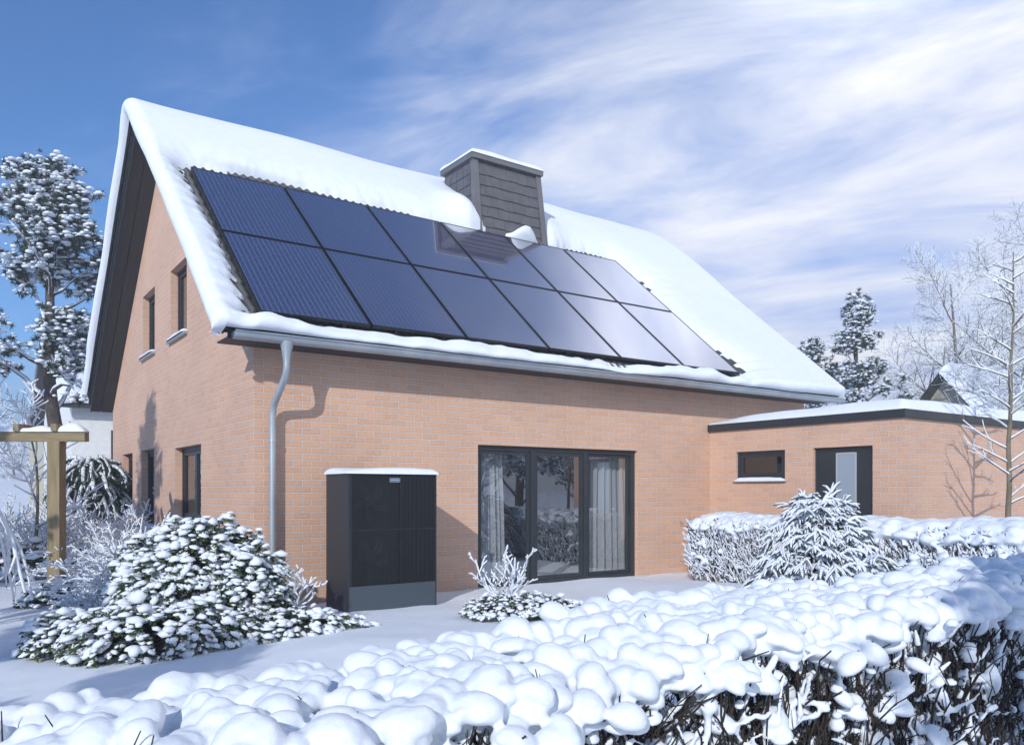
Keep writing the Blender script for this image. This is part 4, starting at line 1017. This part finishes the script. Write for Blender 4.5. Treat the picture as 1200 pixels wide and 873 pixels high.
# frosted shrubs along the gable
for k, (xx, D_, h, lab, n) in enumerate([(158, 9.6, .95, 'frosted feathery shrub directly left of the large evergreen', 44), (122, 12.0, 1.05, 'frosted feathery shrub between the pergola post and the gable wall', 40),
                                     (172, 10.8, 1.15, 'frosted feathery shrub under the wide gable window', 40), (145, 13.4, 1.15, 'frosted feathery shrub under the tall gable window', 34),
                                     (135, 9.2, .55, 'low frosted shrub beside the planter', 22)]):
    frost_shrub('frosted_shrub', lab, 'shrub', tuple(at(px(xx, D_), D_, -.08)), n, h, .95, 50 + k, r=.007, frost=.0075, droop=.22, levels=2, kids_=(4, 6), group='frosted shrubs along the gable', base_r=.3)
# ------------------------------------------------------------------ pergola
pg = thing('pergola', 'timber garden pergola with snow on its beam beside the gable', 'pergola', (-1.85, 2.78, -.08))
def pole(a_, b_): return a_
pg.rotation_euler = (0, 0, math.atan2(RIGHT[1], RIGHT[0]))
post = MB(); post.box(-.085, .085, -.085, .085, 0, 2.12); post.build('post', M['wood'], pg)
post = MB(); post.box(-.20, -.10, .16, .29, 0, 2.12); post.build('post', M['wood'], pg)
bm_ = MB(); bm_.box(-3.4, .42, -.06, .06, 2.122, 2.26); bm_.build('beam', M['wood_beam'], pg)
for s0 in (.02, -.5, -1.02, -1.55, -2.1):
    rf_ = MB(); rf_.box(s0 - .04, s0 + .04, -.11, .55, 2.262, 2.36); rf_.build('rafter', M['wood'], pg)
P = np.zeros((140, 9, 3))
for i in range(140):
    for j in range(9):
        s0 = .43 - 3.8 * i / 139; q = math.pi * j / 8; ef = min(1, (min(i, 139 - i) / 5.) ** .5); hgt = (.045 + .06 * (vnoise(s0 * 5, .3, 4) + .5) + .05 * max(0, math.sin(s0 * 6.0))) * ef
        P[i, j] = (s0, -.085 * math.cos(q), 2.253 + hgt * math.sin(q))
MB().grid(P).build('beam_snow', M['snow_fine'], pg, True)
for z in np.arange(.15, 2.05, .11):
    lt = MB(); lt.box(-.15, -.09, .06, .20, z - .012, z + .012); lt.build('rung', M['wood'], pg)
pl = thing('planter', 'low planter of stacked timber boards at the pergola post foot', 'planter', tuple(at(px(88, 11.25), 11.25, -.08)))
pl.rotation_euler = (0, 0, math.atan2(RIGHT[1], RIGHT[0]))
for k in range(3):
    b_ = MB(); b_.box(-.30, .45, -.02, .03, .02 + k * .115, .125 + k * .115); b_.box(.40, .45, .032, .7, .02 + k * .115, .125 + k * .115); b_.build('board', M['wood_beam'], pl)
b_ = MB(); b_.box(-.28, .39, .05, .68, .0, .40); b_.build('soil', M['bark'], pl)

leafy_shrub('groundcover_shrub', 'low snowy evergreen at the pergola post foot', 'shrub', tuple(at(px(75, 10.2), 10.2, -.06)), [(0, 0, 0, .5, .4, .24), (.45, .1, 0, .4, .35, .22)], 420, .05, 46)
leafy_shrub('groundcover_shrub', 'low snowy evergreen left of the pergola post behind the slim sapling', 'shrub', tuple(at(px(25, 13.), 13., -.06)), [(0, 0, .1, 1.0, .6, .5), (-.9, .3, .1, .9, .6, .5)], 520, .07, 47)
# weeping snowy plant at the very left
rs = np.random.default_rng(91); pos_ = at(px(-72, 8.4), 8.4, -.05)
t = thing('weeping_tree', 'weeping shrub with long drooping strands of snow beside the pergola', 'shrub', tuple(pos_)); S_, G_ = [], []
for k in range(80):
    a_ = rs.uniform(0, 6.28); p = A([0, 0, 1.15 + rs.uniform(0, .45)]); d = unit(A([math.cos(a_), math.sin(a_), .5])); r = rs.uniform(.014, .03); pts = [p]; rad_ = rs.uniform(.25, .62)
    for i in range(11):
        d = unit(d * A([.85, .85, 1]) + A([0, 0, -.30]) + rs.normal(size=3) * .07); p = p + d * .125 * rad_ / .5; pts.append(p)
        if p[2] < .05: break
    for i in range(len(pts) - 1):
        q = r * (1.2 - .6 * i / 11) * rs.uniform(.6, 1.3); S_.append((pts[i], pts[i + 1], q, q * .9, 0)); G_.append((pts[i] - A([0, 0, .02]), pts[i + 1] - A([0, 0, .02]), .008, .006, 0))
        if i > 2 and rs.uniform() < .8: e_ = pts[i] + A([rs.normal() * .06, rs.normal() * .06, -rs.uniform(.08, .2)]); S_.append((pts[i], e_, q * .8, q * .3, 1))
P0, P1, a, b, _ = seg_arrays(S_); mb = MB(); segs(mb, P0, P1, a, b, 6); scatter(mb, BLOB0, P0, a[:, None] * A([[1.1, 1.1, 1.0]])); mb.build('snow', M['snow_fine'], t, True)
P0, P1, a, b, _ = seg_arrays(G_); mb = MB(); segs(mb, P0, P1, a, b, 4); mb.build('branch', M['bark'], t, True)
mb = MB(); tube(mb, [(0, 0, -.1), (.05, 0, .7), (0, 0, 1.4)], [.06, .05, .03], 8); mb.build('trunk', M['bark'], t, True)
# slim sapling and frosted bush behind the pergola
frosted_tree('sapling', 'slim frosted sapling standing behind the pergola beam', 'tree', tuple(at(px(43, 13.2), 13.2, -.1)), 2.9, .035, 71, levels=2, kids_=(9, 12), spread=.85, frost=.008, shrink=.42, up=.25, start=.3)
frosted_tree('frosted_tree', 'broad frosted bare tree at the far left behind the pergola', 'tree', tuple(at(px(-60, 19.), 19., -.1)), 5.2, .09, 72, levels=3, kids_=(7, 9), spread=.95, frost=.006, shrink=.55, up=.15, start=.3, rmin=.006)
for k, (xx, D_, h, lab) in enumerate([(5, 14.5, 1.35, 'dark twiggy frosted bush behind the weeping shrub'), (48, 15., 1.3, 'dark twiggy frosted bush behind the slim sapling'), (88, 14.5, 1.4, 'dark twiggy frosted bush right of the pergola post')]):
    frost_shrub('frosted_bush', lab, 'shrub', tuple(at(px(xx, D_), D_, -.1)), 26, h, .8, 80 + k, r=.012, frost=.008, twig='twig', droop=.1, levels=2, kids_=(4, 6), group='frosted bushes behind the pergola', base_r=.6)
# drooping snowy conifer by the back corner
rs = np.random.default_rng(95); pos_ = at(px(108, 17.), 17., -.1)
t = thing('weeping_conifer', 'dark conifer with drooping snow covered boughs by the rear house corner', 'conifer', tuple(pos_)); S_, G_, Np = [], [], []
for k in range(210):
    f = k / 210; a_ = k * 2.4; p = A([math.cos(a_), math.sin(a_), 0]) * .2 + A([0, 0, .4 + 1.75 * f]); d = unit(A([math.cos(a_), math.sin(a_), .55])); r = rs.uniform(.03, .065); ln = (1.25 - .75 * f) * rs.uniform(.5, 1.25)
    for i in range(7):
        d = unit(d + A([0, 0, -.30]) + rs.normal(size=3) * .1); q = p + d * ln / 7; S_.append((p, q, r, r * .9, 0)); Np.append((p + q) / 2 - A([0, 0, .06]))
        if i > 2 and rs.uniform() < .6: e_ = q + A([rs.normal() * .08, rs.normal() * .08, -.22]); S_.append((q, e_, r * .8, r * .4, 0)); Np.append(e_)
        p = q; r *= .93
P0, P1, a, b, _ = seg_arrays(S_); mb = MB(); segs(mb, P0, P1, a, b, 6); mb.build('snow', M['snow_fine'], t, True)
mb = MB(); scatter(mb, NEEDLE, A(Np), .14); mb.build('foliage', M['needle'], t)
mb = MB(); tube(mb, [(0, 0, -.1), (0, 0, 2.1)], [.08, .02], 8); mb.build('trunk', M['bark'], t, True)

# ------------------------------------------------------------------ big trees
pine('tall pine with snow clumps rising behind the pergola', tuple(at(px(68, 20.), 20., -.1)), 9.3, 101, bare=.36, width=.24, lean=-.022, puffs=1.15)
pine('narrow snowy pine standing alone beyond the garage roof', tuple(at(px(1006, 31.), 31., -.1)), 8.7, 102, bare=.20, width=.17, puffs=1.1, lean=-.01)
pine('shorter spreading snowy pine beyond the roof corner', tuple(at(px(948, 34.), 34., -.1)), 7.6, 103, bare=.3, width=.22, puffs=.8)
pine('low wide snowy pine between narrow pine and little gable', tuple(at(px(1052, 37.), 37., -.1)), 5.6, 104, bare=.25, width=.38, puffs=.9)
frosted_tree('frosted_tree', 'tall frosted bare tree rising behind the small wooden gable', 'tree', tuple(at(px(1128, 34.), 34., -.1)), 10.2, .13, 111, levels=3, kids_=(12, 15), spread=.85, frost=.0045, shrink=.44, up=.25, start=.22, rmin=.006, wob=.05)
frosted_tree('frosted_tree', 'frosted bare tree with long low boughs at the right edge above garage', 'tree', tuple(at(px(1243, 27.), 27., -.1)), 9.2, .12, 112, levels=3, kids_=(12, 15), spread=1.0, frost=.004, shrink=.5, up=.2, start=.2, rmin=.005, wob=.06)
frosted_tree('frosted_tree', 'lower rounded frosted tree left of the small wooden gable', 'tree', tuple(at(px(1082, 37.), 37., -.1)), 7.4, .11, 113, levels=3, kids_=(10, 12), spread=1.05, frost=.003, shrink=.52, up=.2, start=.2, rmin=.006, wob=.06)

# ------------------------------------------------------------------ neighbours
def simple_house(label, loc, w_, d_, hw, hr, rz, wallm, wins=(), name='neighbour_house', over=.45):
    """ridge along local x"""
    t = thing(name, label, 'house', loc); t.rotation_euler = (0, 0, rz)
    mb = MB(); mb.box(0, w_, 0, d_, -.5, hw)
    mb.add([(0, 0, hw), (0, d_, hw), (0, d_ / 2, hr - .02)], [(0, 2, 1)]); mb.add([(w_, 0, hw), (w_, d_, hw), (w_, d_ / 2, hr - .02)], [(0, 1, 2)])
    mb.build('wall', M[wallm], t)
    o_ = over; sl_ = (hr - hw) / (d_ / 2)
    for s_ in (0, 1):
        f = lambda y: (y if s_ == 0 else d_ - y)
        ya, yb = -o_, d_ / 2; za, zb_ = hw - o_ * sl_, hr
        rb = MB(); rb.hexa([(x, f(y), z + q) for x in (-o_, w_ + o_) for (y, z) in ((ya, za), (yb, zb_)) for q in (.0, .16)]); rb.build('roof', M['soffit'], t)
        n = 14; P = []
        for i in range(-3, n + 1):
            u_ = max(i, 0) / n; y = ya + (yb - ya) * u_; z = za + (zb_ - za) * u_; hq = .36
            if i < 0: y -= .10 * math.cos(math.radians(-60 + 45 * (i + 3))); hq = [.02, .12, .27][i + 3]
            hq -= .12 * max(0, u_ - .9) * 10 * .3
            row = []
            for j in range(41):
                x = -o_ - .08 + (w_ + 2 * o_ + .16) * j / 40; e = min(1, (min(j, 40 - j) / 2.) ** .5) if 0 < j < 40 else 0
                row.append((x, f(y), z + .14 + hq * (.25 + .75 * e) * (1 + .25 * vnoise(x * .8, y * .8 + s_ * 9, 5)) - .12 * (1 - e)))
            P.append(row)
        MB().grid(A(P)).build('roof_snow', M['snow'], t, True)
    for (x0, x1, z0, z1) in wins:
        wb = MB(); wb.box(x0, x1, -.03, .02, z0, z1); f = wb.build('window', M['anthracite'], t)
        wb = MB(); wb.box(x0 + .07, x1 - .07, -.035, -.031, z0 + .07, z1 - .07); wb.build('pane', M['frosted'], t if False else f)
    return t
simple_house('white rendered neighbour house with thick snowy eaves behind the pine', (.28, 19.4, 0), 9.5, 8.5, 4.25, 6.7, 0, 'plaster', [(1.15, 2.6, 2.0, 3.35), (1.15, 2.6, .3, .9)])
simple_house('beige boarded neighbour gable glimpsed behind the pine trunk', tuple(at(px(80, 40.), 40., 0)), 6., 2.6, 4.6, 6.4, R_(35), 'siding', over=.2)
gl = at(px(1110, 30.), 30., 0) - A([math.sin(R_(14)), math.cos(R_(14)), 0]) * 2.5
th = simple_house('little wooden gable house with snowy roof behind the garage', tuple(gl), 9., 5.0, 2.95, 5.62, R_(-14), 'siding', over=.35)
f0 = frosted_tree('frosted_tree', 'small distant frosted tree on the slope seen through the pergola', 'tree', tuple(at(px(20, 62.), 62., 0)), 6.2, .1, 114, levels=3, kids_=(8, 10), spread=.95, frost=.012, shrink=.52, up=.2, start=.15, rmin=.01, group='frosted trees on the far slope')
for k, (xx, D_, q) in enumerate([(-20, 66., 1.1), (44, 70., .95), (66, 60., .85), (95, 66., 1.), (1030, 70., 1.2), (1090, 72., 1.1), (1150, 68., 1.2), (1195, 70., 1.1), (975, 74., 1.)]):
    lab = ['distant frosted tree at the very left beyond the weeping shrub', 'distant frosted tree behind the slim sapling', 'distant frosted tree beside the beige gable', 'distant frosted tree behind the white neighbour house', 'distant frosted tree behind the narrow pine',
           'distant frosted tree left of the small wooden gable', 'distant frosted tree behind the tall bare one', 'distant frosted tree at the right edge', 'distant frosted tree just beyond the roof corner'][k]
    dup(f0, tuple(at(px(xx, D_), D_, 0)), k * 1.1, q, lab)
# trees outside the frame that shade the garden and stand mirrored in the door
pine('snowy pine left of the frame whose shadow falls on the gable', (-7.6, .2, -.1), 7.4, 121, bare=.25, width=.2)

p0 = pine('snowy pine on the far side of the garden, mirrored in the glass door', (13.5, -15.5, -.1), 8.2, 122, bare=.08, width=.30, puffs=1.2, group='snowy pines across the garden')
for (x, y, rz, k) in ((17.2, -18., 1.3, 1.05), (20.5, -17.5, 2.5, .9), (24., -22., 4., 1.15), (28., -22., 5.2, 1.)):
    dup(p0, (x, y, -.1), rz, k)

yp = pine('young snowy pine left of the frame shading the lawn, beside the hedge end', (-8., -8.3, -.1), 4.3, 131, bare=.12, width=.34, puffs=1.2)
dup(yp, (-7.6, -5.6, -.1), 2., 1.02, 'young snowy pine left of the frame between the lawn and the tall pine')
dup(yp, (-9.6, -6.6, -.1), 4., 1.2, 'young snowy pine left of the frame, outermost of the row by the lawn')
pine('young snowy pine unseen behind the viewer, added to shade the hedge end', (-3.7, -12.7, -.1), 5.2, 132, bare=.2, width=.30, puffs=1.3)  # unseen tree added for the shade it casts on the hedge

# winter air
hz_, hnt, hb_ = mat('winter_haze'); hnt.nodes.remove(hb_)
pv = N(hnt, 'ShaderNodeVolumePrincipled'); pv.inputs['Color'].default_value = (.86, .91, 1., 1); pv.inputs['Density'].default_value = .0045; pv.inputs['Anisotropy'].default_value = .2
L(hnt, pv.outputs[0], hnt.nodes['Material Output'].inputs['Volume'])
hb_ = MB(); hb_.box(-410, 412, -412, 408, -6, 16.5); tag(hb_.build('haze', hz_), kind='stuff')
